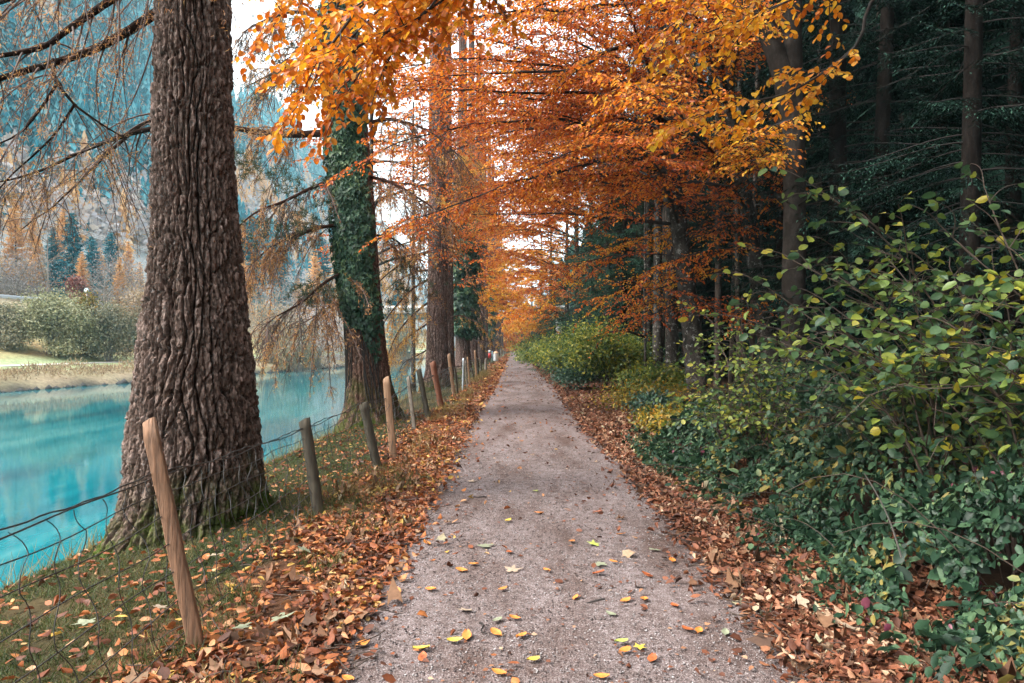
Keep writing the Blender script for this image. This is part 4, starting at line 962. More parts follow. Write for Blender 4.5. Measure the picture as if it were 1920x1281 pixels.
# ------------------------------------------------------------------ spruce wood on the right
def spruce_parts(seed, h=22, bare=3.4, R=2.5, r=.2, mat='spruce_needle', step=.42, per=5, sub=.042, dl=.11, dw=.025, droop=.35, dead=22, bark='spruce_bark', sides=16, lat=.15):
    rng = np.random.default_rng(seed)
    root = empty('spruce_tree')
    zt = np.linspace(-.3, h, 40); p = np.stack([.12 * np.sin(zt * .25 + seed), .12 * np.cos(zt * .21 + seed * 2), zt], 1); p -= p[1] * np.array([1, 1, 0])
    tw, lv, dd = Wood(), Leaves(), Wood()
    for k in range(dead):
        z = rng.uniform(.8, bare + 2.5); a = rng.uniform(0, 6.28); L = rng.uniform(.3, 1.3); d = np.array([math.cos(a), math.sin(a), rng.uniform(-.25, .15)]); t = np.linspace(0, 1, 7)[:, None]
        c = np.array([np.interp(z, zt, p[:, 0]), np.interp(z, zt, p[:, 1]), z])
        dd.batch(c + d * L * t - UP * .12 * L * t ** 2 + .03 * rv(1, 1, rng) * np.sin(t * 5), np.linspace(.014, .004, 7), 4)
    obj('trunk', smooth_trunk('trunk', p, r, .03, M[bark], flare=.35, n=70, sides=sides, seed=seed, extra=dd), root)
    z = bare
    while z < h - .3:
        f = (z - bare) / (h - bare)
        for k in range(per):
            a = rng.uniform(0, 6.28); L = (R * (1 - f) ** .75 + .2) * rng.uniform(.6, 1.12); d = np.array([math.cos(a), math.sin(a), 0])
            c = np.array([np.interp(z, zt, p[:, 0]), np.interp(z, zt, p[:, 1]), z + rng.uniform(-.2, .2)])
            t = np.linspace(0, 1, 12)[:, None]; q = c + d * L * t + UP * L * (.12 * t - droop * 1.3 * t ** 1.6 + .25 * t ** 4)
            tw.batch(q, np.linspace(.006 + .004 * L, .002, 12), 4)
            T = norm(np.gradient(q, axis=0)); sd = norm(np.cross(T, UP)); nl = int(L / lat)
            for s in (-1, 1):
                ii = np.linspace(2, 11, nl) + rng.uniform(-.3, .3, nl); i = ii.clip(0, 10.99).astype(int); fr = (ii - i).clip(0, 1)[:, None]
                b = q[i] * (1 - fr) + q[i + 1] * fr; ll = (.12 + .30 * L * (1 - ii / 12) * .9) * rng.uniform(.6, 1.15, nl)
                dl_ = norm(T[i] * .75 + sd[i] * s * .8 - UP * rng.uniform(.1, .5, (nl, 1)))
                ns = np.maximum(3, (ll / sub).astype(int)); idx = np.repeat(np.arange(nl), ns); kk = np.concatenate([np.arange(x) for x in ns]) if nl else np.array([], int)
                if not len(kk): continue
                fl = (kk + .4) / ns[idx]; pos = b[idx] + dl_[idx] * (ll[idx] * fl)[:, None] - UP * (ll[idx] * .3 * fl ** 2)[:, None]
                s2 = norm(np.cross(dl_[idx], UP)); sg = np.where(kk % 2, 1, -1)[:, None]; n = len(pos)
                lv.add(pos, dl_[idx] * .9 + s2 * sg * .7 - UP * rng.uniform(0, .5, (n, 1)) + rv(n, .15, rng), UP + rv(n, .3, rng), dl * rng.uniform(.7, 1.3, n), dw * rng.uniform(.8, 1.2, n))
        z += step * rng.uniform(.8, 1.2)
    V, fs = lv.arrays('diamond'); nv = len(V); F2 = np.concatenate(tw.F) + nv
    obj('crown', mesh_data('crown', np.concatenate([V] + tw.V), fs + [F2], [M[mat], M['twig']], False, None, np.concatenate([np.zeros(len(fs[0]), int), np.ones(len(F2), int)])), root)
    return root
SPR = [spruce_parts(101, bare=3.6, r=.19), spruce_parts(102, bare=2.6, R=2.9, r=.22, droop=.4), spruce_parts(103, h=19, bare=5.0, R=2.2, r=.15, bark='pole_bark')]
used = [False] * 3
def put_spruce(k, x, y, label, rz=None, sc=1.0, group='spruces of the shaded wood', rng=RNG):
    rz = rng.uniform(0, 6.28) if rz is None else rz; z = gz(x, y)
    if not used[k]:
        o = SPR[k]; used[k] = True; o.location = (x, y, z); o.rotation_euler = (0, 0, rz); o.scale = (sc,) * 3
        tag(o, label, 'tree', group); return o
    o = dup(SPR[k], (x, y, z), rz, sc, label, group); return o
rs_ = np.random.default_rng(77)
named = [(1, 1572, 13.5, 'dark spruce trunk directly right of the forked fir', 1.0), (1, 1642, 13, 'slim spruce trunk with drooping sprays, second right of the forked fir', .85),
         (0, 1757, 14.5, 'spruce trunk above the hazel shrub, third right of the forked fir', .8), (1, 1815, 10.5, 'pale barked spruce trunk with sprays hanging left, fourth right of the forked fir', .8),
         (2, 1858, 16, 'very thin spruce pole, fifth right of the forked fir', .6), (0, 1905, 11.5, 'spruce trunk at the right edge of the picture', .8),
         (2, 1242, 32, 'thin spruce trunk nearest the green bush', .9), (0, 1262, 33, 'dark spruce trunk second from the green bush', 1.0), (2, 1284, 30, 'dark spruce trunk just left of the lichen spotted beech foot', 1.0), (2, 1205, 36, 'thin spruce trunk standing behind the green bush', .9),
         (2, 1345, 24, 'spruce trunk between the two lichen spotted beeches', .9), (2, 1390, 26, 'thin spruce trunk left of the mottled beech foot', .8), (0, 1455, 21, 'spruce trunk half hidden by the forked fir', .8), (2, 1530, 22, 'thin spruce trunk in the gap right of the forked fir', .8), (2, 1700, 19, 'thin spruce trunk in the dark gap above the hazel shrub', .8)]
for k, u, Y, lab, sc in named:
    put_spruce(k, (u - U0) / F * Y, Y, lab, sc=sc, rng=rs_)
cnt = 0
occ = [((u - U0) / F * Y, Y) for _, u, Y, _, _ in named] + [A, B, (4.9, 24), (5.6, 31), (10, 26), (16, 25), (4.85, 12)]
for i in range(900):
    y = rs_.uniform(9.5, 75); x = rs_.uniform(6.5, 34)
    if y < 22 and x < 7.2: continue
    if x / y > .85 or y > 30 + 4.0 * (x - 4) + 20: continue
    if min((x - a) ** 2 + (y - b) ** 2 for a, b in occ) < 2.1 ** 2: continue
    occ.append((x, y)); put_spruce(int(rs_.choice([0, 1, 2], p=[.4, .35, .25])), x, y, 'unseen spruce outside the frame on the right, added to block sky light', sc=rs_.uniform(.75, 1.15), rng=rs_); cnt += 1
    if cnt >= 95: break
for i in range(30):  # unseen spruces right of and behind the camera, added to block sky light
    put_spruce(i % 2, 5.6 + 2.2 * (i % 3) + rs_.uniform(0, 1) + .35 * max(0, i - 18), -16 + .85 * i, 'unseen spruce outside the frame on the right, added to block sky light', sc=1.0, rng=rs_)

rw = np.random.default_rng(313); n = 1500; y = rw.uniform(12, 230, n); x = 11 + 70 * rw.random(n) ** 1.3; k = (x > 11 + np.clip(y - 60, 0, 200) * -.03) & (x > .22 * y - 6) | ((y > 70) & (x > 6)); x, y = x[k], y[k]
tag(scatter('distant_wood', con_t, np.stack([x, y, ground_z(x, y, False)], 1), rw.uniform(13, 24, len(x)), M['spruce_needle'], rw, 1.15), kind='stuff')
n = 420; x = rw.uniform(-16, 34, n); y = rw.uniform(175, 330, n)
tag(scatter('distant_beech_wood', puf_t, np.stack([x, y, ground_z(x, y, False) - .6], 1), rw.uniform(7, 17, n), M['beech_gold'], rw, .9), kind='stuff')
# thin poles of the inner wood
pole = spruce_parts(104, h=20, bare=8.5, R=1.5, r=.085, dead=16, sides=10, bark='pole_bark')
pk = 0
for i in range(400):
    y = rs_.uniform(13.5, 42); x = rs_.uniform(4.4, 4 + .55 * y)
    if min((x - a) ** 2 + (y - b) ** 2 for a, b in occ) < .8 ** 2 or x < 3.9 + .05 * y: continue
    occ.append((x, y)); sc = rs_.uniform(.7, 1.3); lab = 'slim bare spruce pole among the dark trunks of the wood'
    if pk == 0: pole.location = (x, y, gz(x, y)); pole.scale = (sc, sc, 1); tag(pole, lab, 'tree', 'bare spruce poles in the wood')
    else: dup(pole, (x, y, gz(x, y)), rs_.uniform(0, 6.28), (sc, sc, 1), lab, 'bare spruce poles in the wood')
    pk += 1
    if pk >= 46: break
# forked fir
o = np.array([4.85, 12, gz(4.85, 12)]); fr = empty('fir_tree', o, 'forked grey fir trunk with knotty bark standing left of the dark spruces', 'tree')
w = Wood(); ptsf = spline([P(1486, 230, 12), P(1465, 130, 12), P(1432, 40, 12.1), P(1400, -60, 12.2), P(1370, -400, 12.4), P(1360, -900, 12.4)], 40); w.batch(ptsf, np.linspace(.19, .06, 40), 16)
obj('fork_stem', w.data('fork_stem', M['fir_bark'], True, o), fr)
w = Wood()
for k in range(26):
    z = rs_.uniform(1.2, 5.0); a = rs_.uniform(0, 6.28); d = np.array([math.cos(a), math.sin(a), .1]); L = rs_.uniform(.25, .8); b = np.array([4.82, 12, z]); w.batch(np.stack([b, b + d * .22, b + d * L]), np.array([.022, .014, .004]), 5)
obj('trunk', smooth_trunk('trunk', [P(1487, 820, 12), P(1487, 580, 12), P(1490, 380, 12), P(1487, 200, 12), P(1484, 0, 12), P(1490, -600, 12), P(1490, -1500, 12)], .215, .09, M['fir_bark'], flare=.3, n=90, sides=30, off=o, seed=5, extra=w), fr)

# young spruces at the path edge
ys = spruce_parts(111, h=12, bare=.8, R=4.2, r=.17, mat='young_spruce', step=.3, per=6, sub=.075, dl=.17, dw=.034, dead=0, lat=.16, droop=.3)
ys.location = (4.5, 29, gz(4.5, 29)); tag(ys, 'young bushy spruce leaning its dark boughs over the right path edge', 'tree')
ys2 = dup(ys, (3.4, 62, 0), 2.0, .8, 'distant young spruce beside the path under pale orange leaves')
ys3 = dup(ys, (5.6, 37, 0), 4.0, 1.1, 'taller young spruce behind the bushy path edge spruce')
ys4 = dup(ys, (3.2, 95, 0), 1.0, .8, 'tiny looking young spruce far along the path')

# ------------------------------------------------------------------ shrubs
def shrub(name, base, label, targets, lmat, seed, r=.014, n_extra=0, **kw):
    rng = np.random.default_rng(seed); o = np.array([*base, gz(*base)]); root = empty(name, o, label, 'shrub')
    w, tw, lv = Wood(), Wood(), Leaves()
    for tq in targets:
        b = o + np.array([rng.uniform(-.35, .35), rng.uniform(-.35, .35), -.05]); tq = np.asarray(tq); m = b * .5 + tq * .5 + UP * (.25 * (tq[2] - b[2]) + .1) + rv(1, .08, rng)[0]
        grow([b, b * .7 + tq * .3 + UP * .28 * (tq[2] - b[2]), m, tq], r, .0035, w, tw, lv, rng, **kw)
    obj('stems', w.data('stems', M['stem'], True, o), root); c = obj('crown', lv.data('crown', M[lmat], 'round', o), root); obj('twigs', tw.data('twigs', M['stem'], False, o), c)
    return root
kh = dict(sec_sp=.16, sec_len=(.35, .85), tw_sp=.11, tw_len=(.1, .3), leaf_sp=.07, leaf=.078, droop=.2, leafdroop=.45, rt=.0018, aspect=.74, start=.3, lift=.35, rnd=.75)
shrub('hazel_shrub', (3.35, 5.2), 'tall hazel shrub with yellow green leaves arching toward the path', [P(1530, 352, 5.3), P(1610, 400, 5.2), P(1440, 540, 5.6), P(1400, 600, 5.8), P(1490, 490, 5.4), P(1590, 500, 5), P(1700, 470, 5), P(1550, 600, 4.9), P(1650, 560, 4.8), P(1720, 540, 4.7), P(1480, 650, 5.2), P(1600, 650, 4.8), P(1780, 500, 5.4), P(1540, 560, 6.0), P(1660, 480, 6.0)], 'hazel', 201, **kh)
shrub('hazel_shrub', (3.7, 4.5), 'hazel shrub with large leaves filling the right edge of the picture', [P(1845, 350, 4.9), P(1760, 420, 4.8), P(1900, 470, 4.5), P(1850, 560, 4.3), P(1800, 620, 4.2), P(1900, 650, 4.0), P(1960, 560, 4.2), P(1760, 650, 4.3), P(1880, 540, 5), P(1940, 700, 4.0), P(1820, 700, 4.1), P(1990, 460, 4.6), P(1720, 640, 4.4)], 'hazel', 202, **kh)
kd = dict(kh); kd.update(leaf=.066, sec_sp=.12)
shrub('dogwood_shrub', (3.0, 8.6), 'darker green shrub left of the hazel, below the lichen spotted beech', [P(1330, 600, 8.8), P(1390, 590, 8.6), P(1310, 680, 8.6), P(1290, 740, 8.5), P(1430, 620, 8.2), P(1360, 680, 8), P(1480, 640, 8), P(1420, 700, 7.8), P(1320, 780, 8), P(1400, 780, 7.6), P(1500, 700, 7.6), P(1345, 640, 9.6)], 'bush_green', 203, **kd)
shrub('dogwood_shrub', (3.6, 6.6), 'dense dark shrub between the hazel and the teal brambles', [P(1500, 720, 6.6), P(1560, 680, 6.4), P(1620, 720, 6.2), P(1450, 780, 6.4), P(1680, 700, 6), P(1600, 780, 5.8), P(1750, 740, 5.6), P(1520, 800, 6), P(1700, 790, 5.4), P(1840, 740, 5.2)], 'bramble', 204, **kd)

def blob_leaves(lv, c, rad, nclump, per, leaf, rng, spread=.28, aspect=.6, hollow=.55):
    d = norm(rng.normal(0, 1, (nclump, 3))); d[:, 2] = np.abs(d[:, 2]) * 1.0 - .25 * (rng.random(nclump) < .4)
    rr = rng.uniform(hollow, 1.05, nclump)[:, None]; cc = np.asarray(c) + d * rr * np.asarray(rad)
    p = np.repeat(cc, per, 0) + rng.normal(0, 1, (nclump * per, 3)) * np.asarray(rad).mean() * spread * np.array([1, 1, .6]); dd = np.repeat(d, per, 0); n = len(p)
    lv.add(p, dd * .5 + rv(n, .6, rng) - UP * .3, UP * .8 + dd * .6 + rv(n, .4, rng), leaf * rng.uniform(.6, 1.3, n), leaf * aspect * rng.uniform(.8, 1.2, n))
def bush(name, xy, label, rad, mat, seed, nclump=120, per=40, leaf=.1, cat='shrub', zc=.45, base_z=None, stems=14, group=None, lobes=1, tpl='diamond', stem_mat='stem', loose=False):
    rng = np.random.default_rng(seed); x, y = xy; z0 = gz(x, y) if base_z is None else base_z; o = np.array([x, y, z0]); root = empty(name, o, label, cat, group)
    lv = Leaves(); rad = np.asarray(rad, float)
    for k in range(lobes):
        off = np.array([0, 0, 0]) if k == 0 else rng.uniform(-1, 1, 3) * rad * (np.array([.95, .8, .3]) if loose else np.array([.7, .7, .25]))
        rk_ = (.7 if loose else 1) if k == 0 else rng.uniform(.3, .6) if loose else rng.uniform(.45, .75)
        blob_leaves(lv, np.array([0, 0, rad[2] * (.9 if loose and k == 0 else 2 * zc)]) + off, rad * rk_ * (np.array([1, 1, .95]) if not loose else np.array([1, 1, rng.uniform(.8, 1.5) if k else .75])), int(nclump * (1 if k == 0 else .5)), per, leaf, rng, spread=.45 if loose else .28)
    w = Wood()
    for k in range(stems):
        d = norm(rng.normal(0, 1, 3) + UP * 1.2); b = rng.normal(0, .12, 3) * rad * np.array([1, 1, 0]); t = np.linspace(0, 1, 7)[:, None]
        w.batch(b - UP * .1 + d * rad * np.array([1, 1, 1.5]) * t * rng.uniform(.7, 1) + .1 * rad * rv(1, 1, rng) * np.sin(t * 3), np.linspace(.015, .004, 7) * max(1, rad.mean() * (.5 if loose else .8)), 5)
    obj('stems', w.data('stems', M[stem_mat]), root); obj('crown', lv.data('crown', M[mat], tpl), root)
    return root
bush('roadside_bush', (3.05, 24), 'large yellow green bush at the right path edge before the young spruce', (1.35, 1.7, 1.2), 'bush_green', 301, 130, 40, .11, lobes=6, loose=True)
bush('roadside_bush', (2.75, 33), 'green bush at the right path edge just past the large yellow green one', (1.2, 2.2, 1.1), 'bush_green', 302, 150, 40, .14, lobes=3)
bush('roadside_bush', (2.5, 45), 'pale green low bush farther down the right path edge', (1.1, 3.5, .95), 'bush_green', 303, 140, 40, .17, lobes=3)
bush('roadside_bush', (2.2, 66), 'small distant green bush at the bend of the right path edge', (1.1, 7, .9), 'bush_green', 304, 140, 40, .24, lobes=2)
bush('roadside_bush', (2.05, 24.6), 'small dark teal shrub at the foot of the large yellow green bush', (.65, .8, .42), 'bush_teal', 305, 60, 36, .1)
bush('roadside_bush', (2.95, 14.6), 'low teal green plant among yellow leaves beside the fallen leaves', (.5, .7, .28), 'bush_teal', 306, 50, 34, .085)
bush('roadside_bush', (3.9, 19), 'low green bush behind the yellow leaved plants', (.9, 1.2, .5), 'bush_green', 307, 90, 36, .11)
bush('yellow_plant', (3.5, 17.2), 'wide bed of yellow leaved plants right of the fallen leaves', (1.1, 2.4, .15), 'bush_yellow', 308, 150, 40, .085, cat='plant')
bush('yellow_plant', (2.9, 12.6), 'yellow green plant patch touching the teal bramble edge', (.5, 1.2, .14), 'bush_yellow', 309, 90, 34, .08, cat='plant')

# bramble thicket, one mass of teal green leaves
def bram_h(x, y):
    e = 2.12 + .15 * np.sin(y * 1.1) + .22 * np.sin(y * .43 + 1)
    n = fbm(np.stack([x * 1.3, y * 1.1, 0 * x], 1), 3, 402)
    return np.clip(1.25 * sstep(0, 1.5, x - e) ** .8 * (1 + .7 * n) * np.interp(y, [2, 6, 9, 14], [.95, .95, .7, .35]), 0, 2), e
rr_ = np.random.default_rng(41)
def bramble(n, mat, name, sel_noise=None, leaf=.058):
    y = 2.0 + 11 * rr_.random(n) ** 1.35; x = 1.72 + 3.5 * rr_.random(n) ** 1.15
    h, e = bram_h(x, y); stray = (x < e + .25) & (x > e - .42) & (rr_.random(n) < .28 * sstep(-.42, .2, x - e)); h = np.where(stray & (h < .06), rr_.uniform(.02, .12, n), h); k = ((h > .05) | stray) & (x / y < .95) & (fbm(np.stack([x * 3.4, y * 3.4, h * 3], 1), 3, 77) > rr_.normal(-.32, .12, n))
    if sel_noise: k &= (fbm(np.stack([x * 1.6, y * 1.6, 0 * x], 1), 2, 403) > sel_noise[0]) & (h < sel_noise[1])
    x, y, h = x[k], y[k], h[k]; m = len(x)
    z = h * (1 - np.abs(rr_.normal(0, .17, m))).clip(0, 1.1) + .02 + ground_z(x, y, False)
    dx = (bram_h(x + .1, y)[0] - h) / .1; dy = (bram_h(x, y + .1)[0] - h) / .1
    nr = norm(np.stack([-dx, -dy, np.ones(m)], 1)); lv = Leaves(); L = leaf * np.exp(rr_.normal(-.12, .45, m)).clip(.3, 2.2) * np.interp(y, [3, 9], [1, 1.15])
    lv.add(np.stack([x, y, z], 1), rv(m, .6, rr_) - nr * .1 + np.array([-.45, -.5, -.35]), nr + rv(m, .42, rr_), L, L * rr_.uniform(.5, .75, m))
    return obj(name, lv.data(name, M[mat], 'beech'))
bt = bramble(85000, 'bramble', 'bramble_thicket'); tag(bt, kind='stuff')
br = bramble(5000, 'bramble_red', 'bramble_red_leaves', (.42, .85), .040); tag(br, kind='stuff')
w = Wood()
for k in range(110):
    y = rr_.uniform(2.5, 11); x = rr_.uniform(2.3, 4.4); h, e = bram_h(np.array([x]), np.array([y])); a = rr_.uniform(0, 6.28); L = rr_.uniform(.4, 1.1); t = np.linspace(0, 1, 8)[:, None]
    w.batch(np.array([x, y, gz(x, y)]) + np.array([math.cos(a) - .5, math.sin(a) - .3, 0]) * L * t + UP * float(h[0]) * 1.05 * np.sin(t * 2.2), np.linspace(.0045, .002, 8), 4)
tag(obj('bramble_canes', w.data('bramble_canes', M['stem'])), kind='stuff')

w = Wood(); t = np.linspace(0, 1, 10)[:, None]; sb = P(1690, 1045, 4.3); w.batch(sb * (1 - t) + P(1620, 888, 4.1) * t + np.array([.02, 0, .02]) * np.sin(t * 3.1), np.linspace(.006, .0035, 10), 6)
tag(obj('dry_stalk', w.data('dry_stalk', M['pale_twig'], True, sb), None, sb), 'pale dry stalk leaning out of the teal brambles', 'stalk')
# ------------------------------------------------------------------ fallen leaves, grass, pebbles
rf = np.random.default_rng(51)
def litter(lv, n, ylo, yhi, side, size, yp=1.0):
    y = ylo + (yhi - ylo) * rf.random(n) ** yp; c = path_c(y)
    if side < 0: x = c - 1.22 - np.abs(rf.normal(0, .50, n)) + rf.normal(0, .09, n) + rf.exponential(.35, n) * (rf.random(n) < .03)
    else: x = c + 1.16 + np.abs(rf.normal(0, .75, n)) + rf.normal(0, .09, n) - rf.exponential(.35, n) * (rf.random(n) < .03)
    nz = fbm(np.stack([x * 1.2, y * 1.2, 0 * x], 1), 3, 61)
    if side < 0: k = ((x > -2.05 + .3 * nz) & ((nz < .5) | (x > -1.3))) | (rf.random(n) < .15)
    else: k = ((nz < .5) | (rf.random(n) < .4)) & (x < np.interp(y, [3, 12, 20, 60], [3.0, 3.2, 4.5, 5]))
    x, y = x[k], y[k]; m = len(x); pile = rf.random(m) ** 2 * .045
    z = np.maximum(ground_z(x, y), np.where(np.abs(x - path_c(y)) < 1.25, path_z(x, y), -9)) + .008 + pile
    a = rf.uniform(0, 6.283, m); lv.add(np.stack([x, y, z], 1), np.stack([np.cos(a), np.sin(a), rf.normal(0, .25, m)], 1), UP + rv(m, .38, rf), *(lambda q: (size * q, size * q * rf.uniform(.45, .8, m)))(np.exp(rf.normal(-.12, .3, m)).clip(.35, 1.45)), rf.normal(.6, 2.4, m))
lt = Leaves()
litter(lt, 10500, 2.2, 7, -1, .060); litter(lt, 18000, 7, 16, -1, .06); litter(lt, 10000, 16, 42, -1, .10); litter(lt, 6000, 42, 130, -1, .2)
k = 3400; x = -1.5 - 2.9 * rf.random(k) ** 1.5; y = rf.uniform(2.3, 18, k); a = rf.uniform(0, 6.28, k)
lt.add(np.stack([x, y, ground_z(x, y) + .03], 1), np.stack([np.cos(a), np.sin(a), .1 + 0 * a], 1), UP + rv(k, .4, rf), .066 * rf.uniform(.5, 1.25, k), .043 * rf.uniform(.6, 1.2, k), rf.normal(.5, 2.4, k))
tag(obj('leaf_litter', lt.data('leaf_litter', M['litter'], 'beech')), kind='stuff')
l2 = Leaves()
litter(l2, 20000, 2.2, 7, 1, .056); litter(l2, 26000, 7, 16, 1, .056); litter(l2, 18000, 16, 42, 1, .085); litter(l2, 6000, 42, 130, 1, .2)
tag(obj('leaf_litter_under_shrubs', l2.data('leaf_litter_under_shrubs', M['litter_brown'], 'beech')), kind='stuff')
l3 = Leaves(); litter(l3, 600, 2.2, 9, -1, .105); litter(l3, 850, 2.2, 9, 1, .11); litter(l3, 900, 9, 22, -1, .11); litter(l3, 900, 9, 22, 1, .11)
tag(obj('maple_leaf_litter', l3.data('maple_leaf_litter', M['litter_tan'], 'lobed')), kind='stuff')
w = Wood(); k = 520; y = 2.4 + 12 * rf.random(k) ** 1.4; sd_ = rf.choice([-1, 1], k); x = path_c(y) + sd_ * (1.0 + np.abs(rf.normal(0, .45, k))); a = rf.uniform(0, 6.28, k); L = rf.uniform(.06, .35, k); t = np.linspace(-.5, .5, 6)[None, :, None]
d = np.stack([np.cos(a), np.sin(a), rf.normal(0, .06, k)], 1)[:, None]; z = np.maximum(ground_z(x, y), path_z(x, y)) + .035
w.batch(np.stack([x, y, z], 1)[:, None] + d * L[:, None, None] * t + rf.normal(0, .05, (k, 1, 3)) * L[:, None, None] * np.sin(t * 5), np.broadcast_to(np.linspace(.004, .002, 6), (k, 6)), 4)
tag(obj('litter_twigs', w.data('litter_twigs', M['stem'])), kind='stuff')
# crumbs on the gravel
k = 3000; y = 2.4 + 40 * rf.random(k) ** 1.8; x = path_c(y) + 1.15 * np.clip(rf.normal(0, .65, k), -1, 1); a = rf.uniform(0, 6.28, k); lc = Leaves(); s = rf.uniform(.012, .04, k) * np.interp(y, [3, 40], [1, 2.2])
lc.add(np.stack([x, y, path_z(x, y) + .010], 1), np.stack([np.cos(a), np.sin(a), 0 * a], 1), UP + rv(k, .25, rf), s, s * .6)
tag(obj('leaf_crumbs', lc.data('leaf_crumbs', M['litter_brown'], 'diamond')), kind='stuff')
# pebbles
k = 42000; y = 2.5 + 8.5 * rf.random(k) ** 1.5; x = path_c(y) + rf.uniform(-1.22, 1.22, k); s = .0025 + .0055 * rf.random(k) ** 3.5
oc = np.array([(1, 0, 0), (0, 1, 0), (-1, 0, 0), (0, -1, 0), (0, 0, .7), (0, 0, -.5)]); of = np.array([(0, 1, 4), (1, 2, 4), (2, 3, 4), (3, 0, 4), (1, 0, 5), (2, 1, 5), (3, 2, 5), (0, 3, 5)])
V = np.stack([x, y, path_z(x, y) + s * .3], 1)[:, None] + oc[None] * s[:, None, None] * rf.uniform(.6, 1.4, (k, 6, 1))
tag(obj('path_pebbles', mesh_data('path_pebbles', V.reshape(-1, 3), [(of[None] + (np.arange(k) * 6)[:, None, None]).reshape(-1, 3)], M['pebble'])), kind='stuff')
# grass
def grass(name, x, y, h, wdt, mat, lean=.45):
    n = len(x); lv = Leaves(); lv.add(np.stack([x, y, ground_z(x, y) - .005], 1), UP + rv(n, lean, rf) * np.array([1, 1, .2]), rv(n, 1, rf), h, wdt, rf.uniform(0, 8, n)); return tag(obj(name, lv.data(name, M[mat], 'needle')), kind='stuff')
k = 110000; y = 2.0 + 14 * rf.random(k) ** 1.6; x = rf.uniform(-5.0, -1.55, k); kk = fbm(np.stack([x * 1.5, y * 1.5, 0 * x], 1), 3, 63) + .9 * sstep(-1.7, -2.4, x) > .25
grass('bank_grass', x[kk], y[kk], rf.uniform(.02, .085, kk.sum()), .005, 'grass', .8)
k = 9000; y = rf.uniform(2.6, 9, k); x = rf.uniform(-2.1, -1.0, k); kk = fbm(np.stack([x * 2.2, y * 2.2, 0 * x], 1), 3, 64) > .38
grass('verge_grass', x[kk], y[kk], rf.uniform(.06, .18, kk.sum()), .006, 'grass', .55)
k = 11000; y = 7 + 45 * rf.random(k) ** 1.1; x = -1.75 + rf.normal(0, .25, k); kk = fbm(np.stack([x * 1.5, y * .8, 0 * x], 1), 3, 66) > .1
grass('dry_verge_grass', x[kk], y[kk], rf.uniform(.06, .26, kk.sum()), np.interp(y[kk], [7, 40], [.006, .02]), 'dry_grass', .4)
k = 2500; y = rf.uniform(3.5, 30, k); x = -4.5 + rf.normal(0, .25, k)
grass('shore_grass', x, y, rf.uniform(.12, .4, k), .008, 'dry_grass', .5)

# single leaves lying on the gravel
def star_leaf(name, mat, seed, s=.07, lobes=5):
    rng = np.random.default_rng(seed); a = np.linspace(0, 2 * np.pi, lobes * 4, endpoint=False); V = [(0, 0, .006)]
    for i, q in enumerate(a):
        r = (1, .74, .52, .72)[i % 4] * (1 - .3 * (abs(q - math.pi) < .5)) * rng.uniform(.78, 1.15); V.append((r * s * math.cos(q), r * s * math.sin(q), .004 + .012 * rng.random() * r))
    n = len(V) - 1; i = np.arange(n); return mesh_data(name, V, [np.stack([0 * i, 1 + i, 1 + (i + 1) % n], 1)], M[mat])
def oval_leaf(name, mat, seed, s=.04):
    rng = np.random.default_rng(seed); t = np.linspace(0, 1, 7); V = []; c = rng.uniform(.1, .5)
    for q in t:
        wd = math.sin(math.pi * min(.98, q * .92 + .06)) ** .8 * .32
        for k in (-1, 0, 1): V.append(((q - .5) * 2 * s, k * wd * 2 * s * .9, .006 + s * (c * abs(k) * .5 + .35 * (q - .5) ** 2 * rng.uniform(.5, 2))))
    return mesh_data(name, V, [grid_faces(7, 3)], M[mat], True)
def leaf_at(name, me, u, v, label, group, sc=1.0, rz=0.0):
    Y = F * (H - .02) / (v - V0); x = (u - U0) / F * Y; o = obj(name, me, None, (x, Y, float(path_z(x, Y)) + .006)); o.rotation_euler = (rf.normal(0, .12), rf.normal(0, .12), rz or rf.uniform(0, 6.28)); o.scale = (sc,) * 3
    return tag(o, label, 'leaf', group)
G = 'fallen leaves lying on the gravel path'
star = {m: star_leaf('maple_leaf', m, i, .075) for i, m in enumerate(('leaf_pale', 'leaf_green', 'leaf_tan', 'leaf_yellow'))}
for u, v, m, lab, sc in ((910, 1027, 'leaf_pale', 'largest pale star shaped maple leaf in the middle of the path', 1.0), (1113, 1023, 'leaf_green', 'yellow green maple leaf right of the path middle', .85), (962, 1072, 'leaf_tan', 'curled tan maple leaf lying below the largest pale maple leaf', .9), (872, 1148, 'leaf_tan', 'tan ragged leaf lying alone left of the path middle', .8), (1200, 1218, 'leaf_yellow', 'bright yellow lobed leaf near the lower right of the path', .6), (1228, 1033, 'leaf_pale', 'pale maple leaf by the right edge of the gravel', .7), (1125, 1062, 'leaf_pale', 'pale lobed leaf lying just below the yellow green maple leaf', .75), (885, 904, 'leaf_tan', 'tan leaf far up the path on the left side', .9), (1005, 923, 'leaf_green', 'small yellowish leaf far up the path in the middle', .6)):
    leaf_at('maple_leaf', star[m], u, v, lab, None, sc)
